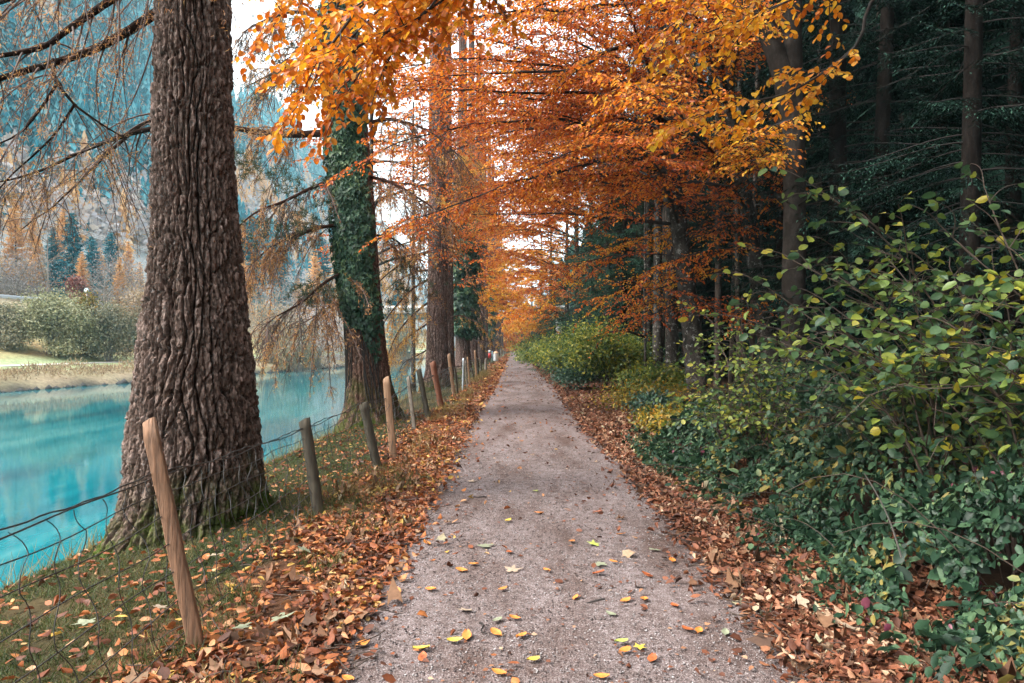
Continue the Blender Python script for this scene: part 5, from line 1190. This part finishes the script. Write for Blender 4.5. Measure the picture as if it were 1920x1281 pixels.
for u, v, m, lab, sc in ((570, 1041, 'leaf_pale', 'pale maple leaf on the leaf litter right of the nearest stake', .8), (455, 1190, 'leaf_pale', 'pale green maple leaf low in the litter right of the nearest stake foot', .8), (528, 1172, 'leaf_pale', 'large whitish maple leaf near the left gravel edge', 1.0), (405, 1052, 'leaf_tan', 'crumpled tan maple leaf below the massive trunk', 1.0), (160, 1182, 'leaf_pale', 'pale ragged leaf in the moss left of the nearest stake', .9), (560, 1018, 'leaf_yellow', 'yellow lobed leaf beside the dark weathered post foot', .7), (300, 1152, 'leaf_tan', 'tan lobed leaf touching the nearest stake', .7), (1390, 957, 'leaf_yellow', 'large yellow leaf at the bramble edge', 1.1), (1500, 1140, 'leaf_tan', 'big tan curled leaf in the brown litter on the right', .85), (1590, 1190, 'leaf_tan', 'second big tan leaf in the brown litter at lower right', .8)):
    o = leaf_at('maple_leaf', star[m], u, v, lab, None, sc); o.location.z = max(gz(o.location.x, o.location.y), 0) + .06; o.rotation_euler.x += .25
ov = {m: [oval_leaf('beech_leaf', m, i * 7 + j, .04) for j in range(2)] for i, m in enumerate(('leaf_orange', 'leaf_rust', 'leaf_yellow', 'leaf_pale', 'leaf_green'))}
for u, v, m, lab in ((875, 1198, 'leaf_orange', None), (853, 1207, 'leaf_yellow', None), (790, 1222, 'leaf_yellow', None), (793, 1237, 'leaf_rust', None), (656, 1166, 'leaf_green', 'bright green round leaf at the lower left of the path'), (680, 1210, 'leaf_orange', None), (652, 1194, 'leaf_orange', None), (808, 1108, 'leaf_orange', None), (933, 1168, 'leaf_pale', 'small pale oval leaf below the path middle'), (965, 1164, 'leaf_orange', None), (930, 1193, 'leaf_orange', None), (978, 1199, 'leaf_orange', None), (943, 1109, 'leaf_orange', None), (1080, 1126, 'leaf_orange', None), (1123, 1080, 'leaf_rust', None), (1150, 1058, 'leaf_orange', None), (1173, 1131, 'leaf_orange', None), (1208, 1129, 'leaf_orange', None), (1213, 1082, 'leaf_rust', None), (1145, 1157, 'leaf_pale', 'pale oval leaf between two orange leaves right of the path middle'), (1165, 1210, 'leaf_green', 'dark mottled green leaf beside the bright yellow lobed leaf'), (1172, 1226, 'leaf_orange', None), (1223, 1242, 'leaf_rust', None), (1000, 1244, 'leaf_yellow', None), (935, 1268, 'leaf_orange', None), (1128, 1276, 'leaf_orange', None), (652, 1274, 'leaf_orange', None), (865, 1073, 'leaf_orange', None), (888, 1062, 'leaf_orange', None), (1025, 1074, 'leaf_orange', None), (1010, 966, 'leaf_orange', None), (1120, 963, 'leaf_rust', None), (953, 980, 'leaf_yellow', None), (1165, 1005, 'leaf_orange', None), (800, 1020, 'leaf_orange', None), (955, 1040, 'leaf_rust', None), (1072, 1020, 'leaf_orange', None), (1260, 1054, 'leaf_orange', None), (1310, 1187, 'leaf_orange', None), (1265, 1140, 'leaf_rust', None), (1360, 1190, 'leaf_pale', 'pale oval leaf near the right gravel edge'), (1290, 1185, 'leaf_rust', None), (745, 1110, 'leaf_orange', None), (720, 1085, 'leaf_rust', None), (700, 1150, 'leaf_rust', None)):
    word = {'leaf_orange': 'orange', 'leaf_rust': 'rust red', 'leaf_yellow': 'yellow'}.get(m, 'pale')
    leaf_at('beech_leaf', ov[m][int(rf.integers(2))], u, v, lab or f'small {word} beech leaf lying flat on the gravel path', None if lab else f'{word} beech leaves on the gravel', rf.uniform(.8, 1.15))
w = Wood(); t = np.linspace(0, 1, 8)[:, None]; w.batch(np.array([0, 0, .008]) + np.array([.16, .05, .01]) * (t - .5) + .012 * np.sin(t * 7) * np.array([0, 1, .4]), np.linspace(.007, .003, 8), 6)
for u, v, lab in ((900, 935, 'dark broken twig lying across the upper path'), (905, 1185, 'short dark twig by the lower middle of the path'), (1110, 1135, 'thin curved twig right of the path middle')):
    o = leaf_at('fallen_twig', bpy.data.meshes.get('fallen_twig') or w.data('fallen_twig', M['twig']), u, v, lab, None); o['category'] = 'twig'
lv = Leaves(); n = 70; t = rf.random(n); a = rf.uniform(0, 6.28, n); r = .022 * np.sin(np.pi * (t * .85 + .1)); d = np.stack([0 * a, np.cos(a), np.sin(a)], 1)
lv.add(np.stack([(t - .5) * .09, 0 * t, 0 * t], 1) + d * r[:, None] * .8, d * .6 + np.array([.8, 0, 0]), d, .024, .02); o = leaf_at('pine_cone', lv.data('pine_cone', M['cone'], 'round'), 622, 1212, 'brown cone lying on the left gravel edge', None, rz=.4); o['category'] = 'cone'; o.location.z += .014

# ------------------------------------------------------------------ fence
posts = []
def fence_post(base, top, wpx, kind, mat, label, group='posts of the wire fence'):
    (ub, vb), (ut, vt) = base, top
    Y = F * 1.63 / (vb - V0); b = P(ub, vb, Y); b[2] = gz(b[0], Y); tp = P(ut, vt, Y + .02); r = wpx / F * Y / 2 * (.72 if kind == 'square' else .86); rng = np.random.default_rng(int(ub)); n = 14
    ax = np.linspace(-.12, 1, n)[:, None] * (tp - b); V = []
    if kind == 'square':
        prof = np.array([(-1, -.88), (-.88, -1), (.88, -1), (1, -.88), (1, .88), (.88, 1), (-.88, 1), (-1, .88)]) * np.array([1, .75])
    else:
        a = np.linspace(0, 6.283, 14, endpoint=False); prof = np.stack([np.cos(a), np.sin(a)], 1)
    k = len(prof); ph = rng.uniform(-.4, .4); c, s = math.cos(ph), math.sin(ph); prof = prof @ np.array([[c, s], [-s, c]])
    for i in range(n):
        sc = r * (1.04 - .08 * i / n) * (1 + .012 * rng.normal()); off = .0018 * rng.normal(0, 1, 2)
        if kind == 'square' and i == n - 1: sc *= .78
        for q in prof: V.append((ax[i, 0] + q[0] * sc + off[0], ax[i, 1] + q[1] * sc + off[1], ax[i, 2] + (.45 * r * q[0] if i == n - 1 else 0)))
    Fq = [[i * k + j, i * k + (j + 1) % k, (i + 1) * k + (j + 1) % k, (i + 1) * k + j] for i in range(n - 1) for j in range(k)]
    V.append((ax[-1, 0], ax[-1, 1], ax[-1, 2] + r * .2)); cap = [[(n - 1) * k + j, (n - 1) * k + (j + 1) % k, len(V) - 1] for j in range(k)]
    o = tag(obj('fence_post', mesh_data('fence_post', V, [Fq, cap], M[mat]), None, b), label, 'post', group); posts.append((Y, b, tp)); return o
fence_post((370, 1225), (279, 788), 36, 'square', 'fresh_wood', 'nearest pale sawn stake leaning left in front of the massive trunk')
fence_post((598, 962), (571, 787), 25, 'round', 'old_wood', 'dark weathered round post just right of the massive trunk')
fence_post((708, 876), (681, 757), 20, 'round', 'old_wood', 'dark leaning round post in front of the ivy trunk foot')
fence_post((738, 857), (724, 708), 18, 'square', 'tan_wood', 'pale stake with a split top right of the dark post before the ivy trunk')
fence_post((778, 808), (765, 706), 9, 'square', 'grey_wood', 'thin greyish stake behind the pale stake with a split top')
fence_post((803, 785), (785, 693), 12, 'round', 'old_wood', 'dark round post leaning left between thin stake and reddish post')
fence_post((828, 766), (811, 679), 13, 'round', 'red_wood', 'reddish brown round post in front of the third trunk')
fence_post((851, 739), (841, 664), 8, 'square', 'tan_wood', 'tall pale orange stake right of the reddish brown post')
fence_post((858, 738), (853, 690), 5, 'round', 'old_wood', 'short dark post touching the tall pale orange stake')
fence_post((868, 733), (869, 672), 5, 'round', 'galv', 'upright grey metal fence post')
fence_post((876, 730), (872, 676), 4, 'square', 'grey_wood', 'thin greyish stake directly right of the metal post')
fence_post((881, 722), (876, 669), 4, 'square', 'tan_wood', 'second pale stake right of the metal post')
fence_post((889, 712), (884, 690), 4, 'round', 'old_wood', 'short slanting dark post before the bright tall stake')
fence_post((893, 708), (890, 657), 5, 'square', 'tan_wood', 'bright tall stake standing before the shaggy ivy column')
fence_post((897, 705), (895, 672), 4, 'round', 'old_wood', 'dark post just right of the bright tall stake')
fence_post((903, 700), (901, 674), 3.5, 'round', 'old_wood', 'small dark post halfway between bright stake and rubbish bin')
fence_post((911, 696), (911, 672), 5.5, 'round', 'grey_wood', 'thick grey post left of the red marker')
for k, (Yp, lab) in enumerate(((84, 'grey post first beyond the rubbish bin'), (92, 'grey post second beyond the rubbish bin'), (102, 'tiny grey post third beyond the rubbish bin'), (118, 'farthest tiny grey post of the fence'))):
    u = U0 - 1.85 / Yp * F; vb = V0 + F * 1.63 / Yp; fence_post((u, vb), (u - .3, vb - 1.15 / Yp * F), 3.5 * 60 / Yp, 'round', 'grey_wood', lab)
# netting
fr_ = empty('wire_fence', (-1.8, 6, 0), 'sagging wire mesh fence strung along the stakes beside the river', 'fence'); fo = np.array([-1.8, 6, 0])
pY = np.array([1.2] + [p[0] for p in posts[:17]]); order = np.argsort(pY)
pb = np.array([[-1.70, 1.2, -.02]] + [p[1] for p in posts[:17]]); pt = np.array([[-1.78, 1.2, 1.2]] + [p[2] for p in posts[:17]]); pY, pb, pt = pY[order], pb[order], pt[order]
def fence_x(y, z):
    xb, zb = np.interp(y, pY, pb[:, 0]), np.interp(y, pY, pb[:, 2]); xt, zt = np.interp(y, pY, pt[:, 0]), np.interp(y, pY, pt[:, 2]); f = (z - zb) / np.maximum(zt - zb, .3); return xb + (xt - xb) * f - .028
hs = [.10, .26, .42, .57, .70, .82, .91]
ytop = [1.2, 3.65, 6.75, 9.3, 10.1, 13.2, 15.5, 18, 23, 40]; ktop = [1.08, 1.0, .92, .95, .95, .95, .95, .95, 1, 1]
def wire_z(h, y):
    i = np.searchsorted(pY, y).clip(1, len(pY) - 1); a, b = pY[i - 1], pY[i]; f = ((y - a) / np.maximum(b - a, .01)).clip(0, 1); sag = 4 * f * (1 - f) * .022 * np.minimum(b - a, 3) / 3
    return h * np.interp(y, ytop, ktop) - sag + np.interp(y, pY, pb[:, 2])
yw = graded([(1.2, 12, .08), (12, 42, .4)])
for i, h in enumerate(hs + [.925]):
    z = wire_z(h, yw) + .008 * np.sin(yw * 5 + i * 2) + (0.004 * np.sin(yw * 21) if i == 7 else 0); x = fence_x(yw, z) + .012 * np.sin(yw * 3.1 + i); r = (.0030 if i < 6 else .0040) * np.interp(yw, [4, 10, 40], [1, 1.3, 3])
    w = Wood(); w.batch(np.stack([x, yw, z], 1), r, 5); obj('strand', w.data('strand', M['wire'], True, fo), fr_)
ystay = np.concatenate([np.arange(1.5, 11, .21), np.arange(11, 24, .38)])[:98]
for y in ystay:
    zz_ = np.interp(np.linspace(0, 1, 25), np.linspace(0, 1, 7), wire_z(np.array(hs), np.full(7, y))); kink = np.interp(np.linspace(0, 1, 25), np.linspace(0, 1, 7), rf.normal(0, .02, 7)); kz = np.interp(np.linspace(0, 1, 25), np.linspace(0, 1, 7), rf.normal(0, .025, 7))
    bow = .022 * np.sin(np.linspace(0, 6 * np.pi, 25)) * rf.choice([-1, 1]); yy_ = y + kz + bow; w = Wood(); w.batch(np.stack([fence_x(yy_, zz_) + kink + .004, yy_, zz_], 1), np.full(25, .0026 * np.interp(y, [4, 10, 40], [1, 1.25, 3])), 4); obj('stay', w.data('stay', M['wire'], True, fo), fr_)

# ------------------------------------------------------------------ bin and marker down the path
def lathe(prof, n=24):
    prof = np.array(prof); a = np.linspace(0, 2 * np.pi, n, endpoint=False); V = np.stack([prof[:, 0:1] * np.cos(a), prof[:, 0:1] * np.sin(a), np.broadcast_to(prof[:, 1:2], (len(prof), n))], -1).reshape(-1, 3)
    i = np.arange(len(prof) * n).reshape(len(prof), n); j = np.roll(i, -1, 1); return V, [np.stack([i[:-1], j[:-1], j[1:], i[1:]], -1).reshape(-1, 4)]
def box(x0, x1, y0, y1, z0, z1):
    V = [(x, y, z) for z in (z0, z1) for y in (y0, y1) for x in (x0, x1)]; return V, [[0, 2, 3, 1], [4, 5, 7, 6], [0, 1, 5, 4], [2, 6, 7, 3], [0, 4, 6, 2], [1, 3, 7, 5]]
bn = empty('rubbish_bin', (-2.05, 70, gz(-2.05, 70)), 'white rubbish bin with tan lid at the left path edge', 'bin')
V, f = lathe([(0, .10), (.22, .10), (.25, .14), (.27, .82), (.28, .84), (.25, .85), (.0, .85)]); obj('container', mesh_data('container', V, f, M['white_paint'], True), bn)
V, f = lathe([(.29, .86), (.30, .90), (.27, .97), (.15, 1.03), (0, 1.05)]); obj('lid', mesh_data('lid', V, f, M['bin_lid'], True), bn)
V, f = box(-.42, -.34, -.05, .05, 0, 1.1); obj('post', mesh_data('post', V, [f], M['blue_paint']), bn)
mk = empty('marker_post', (-2.62, 68, gz(-2.62, 68)), 'small red and white marker on a post left of the rubbish bin', 'marker')
V, f = lathe([(0, 0), (.045, 0), (.045, .95), (0, .96)], 10); obj('post', mesh_data('post', V, f, M['grey_wood']), mk)
V, f = box(-.12, .12, -.08, -.05, .45, .95); obj('red_board', mesh_data('red_board', V, [f], M['red_paint']), mk)
V, f = box(-.10, .08, -.085, -.05, .96, 1.22); obj('white_board', mesh_data('white_board', V, [f], M['white_paint']), mk)

# ------------------------------------------------------------------ across the river
def far_bush(u, v_base, v_top, Y, wpx, mat, label, seed, name='riverside_bush', cat='shrub', nclump=70, per=24, leaf=None, lobes=3, stems=70, stem_mat='pale_twig'):
    x = (u - U0) / F * Y; z0 = float(ground_z(np.array([x]), np.array([Y]), False)[0]); hh = max(1.0, H - (v_top - V0) / F * Y - z0); rx = wpx / F * Y / 2
    return bush(name, (x, Y), label, (rx, rx, hh / 1.42), mat, seed, nclump, per, leaf or .22, cat, .19, z0, stems, None, lobes + 3, stem_mat=stem_mat, loose=True)
far_bush(100, 650, 548, 63, 92, 'far_pale', 'large pale willow green bush on the far meadow edge', 401, lobes=5, nclump=230)
far_bush(8, 650, 575, 61, 56, 'far_olive', 'olive bush left of the pale willow green bush', 402, lobes=4, nclump=160)
far_bush(205, 645, 572, 66, 56, 'far_olive', 'grey green bush between the pale bush and the massive trunk', 403, lobes=4, nclump=160)
far_bush(262, 645, 535, 68, 60, 'far_brown', 'tall brownish bush just left of the massive trunk', 404, lobes=3)
far_bush(163, 610, 548, 66, 26, 'bush_yellow', 'small bright yellow tree below the round road sign', 405, 'small_tree', 'tree', 50, 30, .25, 1)
far_bush(142, 570, 520, 82, 22, 'far_red', 'small red tree beside the round road sign', 406, 'small_tree', 'tree', 60, 30, .3, 2)
far_bush(500, 655, 560, 84, 90, 'far_brown', 'brown bush right of the massive trunk across the river', 407, lobes=3)
far_bush(590, 650, 575, 92, 110, 'far_pink', 'pinkish bare bush near the ivy trunk across the river', 408, lobes=3)
far_bush(560, 655, 600, 82, 70, 'far_olive', 'low olive bush in front of the pinkish bare bush', 409, lobes=2)
far_bush(660, 650, 560, 104, 90, 'far_pink', 'pale pink bush behind the ivy trunk across the river', 410, lobes=3)
far_bush(760, 650, 600, 118, 70, 'far_olive', 'faint olive bush under the white bridge', 411, lobes=2)
far_bush(40, 560, 480, 86, 120, 'far_grey', 'grey leafless thicket behind the crash barrier', 412, lobes=4, leaf=.22)
far_bush(215, 560, 480, 88, 110, 'far_grey', 'grey leafless thicket behind the round road sign', 413, lobes=4, leaf=.22)
far_bush(560, 590, 500, 110, 140, 'far_grey', 'grey thicket on the slope between massive trunk and ivy trunk', 414, lobes=4, leaf=.25)
def place_far(root, u, v_base, v_top, Y, label, rz, wide=1.0, h0=22, group='trees on the far slope'):
    x = (u - U0) / F * Y; z0 = float(ground_z(np.array([x]), np.array([Y]), False)[0]); s = (H - (v_top - V0) / F * Y - z0) / h0
    return dup(root, (x, Y, z0), rz, (s * wide, s * wide, s), label, group)
fc_ = spruce_parts(131, h=22, bare=.8, R=4.0, r=.3, mat='far_conifer', step=.42, per=7, sub=.26, dl=.6, dw=.26, dead=0, lat=.34, sides=8, droop=.3)
fl_ = spruce_parts(132, h=22, bare=1.5, R=3.4, r=.28, mat='far_orange', step=.45, per=7, sub=.26, dl=.55, dw=.24, dead=0, lat=.36, sides=8, droop=.2); fl_.name = 'larch_tree'
def first_far(root, u, v_top, Y, label, h0=22, group='trees on the far slope'):
    x = (u - U0) / F * Y; z0 = float(ground_z(np.array([x]), np.array([Y]), False)[0]); s = (H - (v_top - V0) / F * Y - z0) / h0; root.location = (x, Y, z0); root.scale = (s,) * 3; tag(root, label, 'tree', group)
first_far(fc_, 135, 395, 92, 'broad dark conifer, tallest of the far slope clump left of the massive trunk')
first_far(fl_, 30, 370, 98, 'tall peach orange larch at the left edge across the river')
for u, vt, Y, lab, wd in ((100, 430, 95, 'dark conifer on the left flank of the far slope clump', 1.2), (172, 440, 90, 'dark conifer on the right flank of the far slope clump', 1.1), (208, 430, 100, 'lone dark conifer between far larches left of the massive trunk', 1.0), (470, 400, 120, 'blue green conifer seen just right of the massive trunk', 1.0), (528, 470, 130, 'blue green conifer midway between massive trunk and ivy trunk', 1.0), (600, 430, 140, 'blue green conifer seen just left of the ivy trunk', 1.0), (745, 520, 150, 'faint conifer above the white bridge', 1.0), (-30, 420, 95, 'dark conifer cut by the left picture edge', 1.1)):
    place_far(fc_, u, 0, vt, Y, lab, RNG.uniform(0, 6), wd)
for u, vt, Y, lab in ((118, 388, 104, 'peach larch rising behind the dark far slope clump'), (185, 462, 92, 'small peach larch in front of the dark far slope clump'), (240, 450, 100, 'peach larch just left of the massive trunk'), (262, 490, 96, 'short peach larch touching the massive trunk outline'), (62, 400, 100, 'second peach larch from the left edge across the river'), (455, 480, 112, 'peach larch just right of the massive trunk'), (630, 540, 125, 'peach larch beside the ivy trunk across the river'), (70, 440, 90, 'short peach larch above the left end of the crash barrier'), (155, 470, 84, 'low peach larch at the foot of the dark far slope clump'), (225, 480, 86, 'rust peach larch behind the grey green bush'), (590, 470, 118, 'tall peach larch left of the ivy trunk outline'), (560, 520, 122, 'peach larch midway between massive trunk and ivy trunk')):
    place_far(fl_, u, 0, vt, Y, lab, RNG.uniform(0, 6))
rbare = np.random.default_rng(88)
def bare_tree(u, vt, Y, label, seed):
    rng = np.random.default_rng(seed); x = (u - U0) / F * Y; z0 = float(ground_z(np.array([x]), np.array([Y]), False)[0]); h = H - (vt - V0) / F * Y - z0; root = empty('bare_tree', (x, Y, z0), label, 'tree')
    obj('trunk', smooth_trunk('trunk', [(0, 0, -.3), (.1, 0, h * .4), (0, .1, h * .75), (.1, 0, h)], h * .016, .03, M['pale_twig'], n=24, sides=8), root); w, tw, lv = Wood(), Wood(), Leaves()
    for k in range(18):
        zb = h * rng.uniform(.2, .92); a = rng.uniform(0, 6.28); L = (h - zb) * .55 + h * .08; d = np.array([math.cos(a), math.sin(a), 0]); b = np.array([.05, .03, zb])
        grow([b, b + d * L * .5 + UP * L * .35, b + d * L + UP * L * .8], h * .006, .012, w, tw, lv, rng, sec_sp=.5, sec_len=(.6, 1.8), tw_sp=.4, tw_len=(.3, .9), leaf_sp=1, rt=.012, start=.15)
    obj('crown', tw.data('crown', M['pale_twig'], False), obj('limb', w.data('limb', M['pale_twig']), root))
bare_tree(88, 440, 80, 'white barked leafless tree in front of the dark far slope clump', 1)
bare_tree(195, 505, 72, 'grey leafless tree rising over the grey green bush', 2)
bare_tree(180, 560, 68, 'dark forked leafless tree beside the bright yellow tree', 3)
bare_tree(500, 500, 100, 'leafless tree right of the massive trunk across the river', 4)

# shore stones and scrub
rk = np.random.default_rng(99); ry = rk.uniform(25, 160, 900); rx = shore_x(ry) - rk.normal(.25, .3, 900); s = .08 + .45 * rk.random(900) ** 2.2
V = np.stack([rx, ry, -1.5 + rk.uniform(-.05, .3, 900) * (shore_x(ry) - rx).clip(0, 1)], 1)[:, None] + oc[None] * s[:, None, None] * rk.uniform(.6, 1.3, (900, 6, 1))
tag(obj('shore_rocks', mesh_data('shore_rocks', V.reshape(-1, 3), [(of[None] + (np.arange(900) * 6)[:, None, None]).reshape(-1, 3)], M['rock'])), kind='stuff')
lv = Leaves(); n = 26000; ry = rk.uniform(25, 170, n); dd_ = rk.uniform(.7, 3.6, n); rx = shore_x(ry) - dd_; cl = fbm(np.stack([rx * .5, ry * .25, 0 * rx], 1), 3, 12); k = cl > -.35; rx, ry, cl = rx[k], ry[k], cl[k]; m = len(rx)
lv.add(np.stack([rx, ry, ground_z(rx, ry, False) + rk.random(m) * (.25 + cl.clip(0, 1) * 1.1)], 1), UP + rv(m, .6, rk), rv(m, 1, rk), rk.uniform(.12, .4, m), .07)
tag(obj('shore_scrub', lv.data('shore_scrub', M['far_brown'], 'diamond')), kind='stuff')

# crash barrier, sign, power line, bridge
cb = empty('crash_barrier', (-60, 76, 0), 'long pale crash barrier along the road above the far bushes', 'barrier')
by_ = np.linspace(45, 130, 60); bx_ = shore_x(by_) - 24.5; bz_ = ground_z(bx_, by_, False)
V = np.stack([np.stack([bx_ + q[0], by_, bz_ + q[1]], 1) for q in ((0, .45), (.05, .55), (0, .65), (.05, .75), (0, .85), (-.05, .85), (-.05, .45))], 1) - np.array([-60, 76, 0]); k = 7; i = np.arange(60 * k).reshape(60, k); j = np.roll(i, -1, 1)
obj('rail', mesh_data('rail', V.reshape(-1, 3), [np.stack([i[:-1], j[:-1], j[1:], i[1:]], -1).reshape(-1, 4)], M['galv']), cb)
for q in range(0, 60, 3):
    V, f = box(-.14, -.06, -.05, .05, -.2, .8); V = np.array(V) + np.array([bx_[q], by_[q], bz_[q]]) - np.array([-60, 76, 0]); obj('support', mesh_data('support', V, [f], M['galv']), cb)
sgY = 70.0; c = P(163, 545, sgY); z0 = float(ground_z(np.array([c[0]]), np.array([sgY]), False)[0]); sg = empty('road_sign', (c[0], sgY, z0), 'round white road sign with a dark rim above the far bushes', 'sign')
V, f = lathe([(0, -.2), (.04, -.2), (.04, c[2] - z0 + .2), (0, c[2] - z0 + .2)], 10); obj('pole', mesh_data('pole', V, f, M['galv'], True), sg)
for nm, r, y, m in (('rim', .30, -.06, 'steel_teal'), ('face', .22, -.075, 'white_paint')):
    V, f = lathe([(0, 0), (r, 0), (r, .02), (0, .02)], 32); V = np.stack([V[:, 0], y - V[:, 2], V[:, 1] + c[2] - z0], 1); obj(nm, mesh_data(nm, V, f, M[m]), sg)
def pole_at(x, y, h, label):
    z0 = float(ground_z(np.array([x]), np.array([y]), False)[0]) if x > -118 else float(mountain_z(np.array([x]), np.array([y]))[0]); r = empty('utility_pole', (x, y, z0), label, 'pole')
    V, f = lathe([(0, -.5), (.16, -.5), (.12, h), (0, h)], 10); obj('mast', mesh_data('mast', V, f, M['old_wood'], True), r); V, f = box(-1.4, 1.4, -.08, .08, h - .5, h - .35); obj('crossarm', mesh_data('crossarm', V, [f], M['old_wood']), r); return np.array([x, y, z0 + h - .3])
pa = pole_at(-112, 90, 14, 'wooden utility pole left of the picture on the far slope'); pc = pole_at(-58, 190, 11, 'wooden utility pole hidden behind the ivy trunk')
pl = empty('power_line', (-90, 130, 0), 'thin pale power cables slanting down across the far forest', 'cable')
for k, dx in enumerate((-1.3, 0, 1.3)):
    t = np.linspace(0, 1, 40)[:, None]; q = (pa + np.array([dx, 0, 0])) * (1 - t) + (pc + np.array([dx, 0, 0])) * t - UP * 4 * t * (1 - t) * 2.5; w = Wood(); w.batch(q - np.array([-90, 130, 0]), np.full(40, .035), 5); obj('cable', w.data('cable', M['white_paint']), pl)
bg = empty('road_bridge', (0, 132, 0), 'white concrete bridge crossing the river behind the third trunk', 'bridge')
for nm, y0_, y1_, z0_, z1_, m in (('deck', -3, 3, 7.6, 8.3, 'concrete'), ('girder', -2.2, 2.2, 6.6, 7.597, 'steel_teal'), ('parapet', -3.1, -2.9, 8.303, 9.0, 'concrete'), ('parapet', 2.9, 3.1, 8.303, 9.0, 'concrete')):
    V, f = box(-46, 24, y0_, y1_, z0_, z1_); obj(nm, mesh_data(nm, V, [f], M[m]), bg)
for xq in (-38, -12, 8):
    V, f = box(xq - .6, xq + .6, -1.8, 1.8, -3, 6.597); obj('pier', mesh_data('pier', V, [f], M['concrete']), bg)

# ------------------------------------------------------------------ valley haze
def haze_box():
    m, nd, lk, out = new_mat('valley_air'); v = nd.new('ShaderNodeVolumePrincipled'); v.inputs['Color'].default_value = (.52, .88, 1, 1); v.inputs['Density'].default_value = .00032; v.inputs['Anisotropy'].default_value = .0
    lk.new(v.outputs[0], out.inputs['Volume']); V, f = box(-760, 560, -100, 1760, -6, 330); return tag(obj('haze', mesh_data('haze', V, [f], m)), kind='stuff')
haze_box()
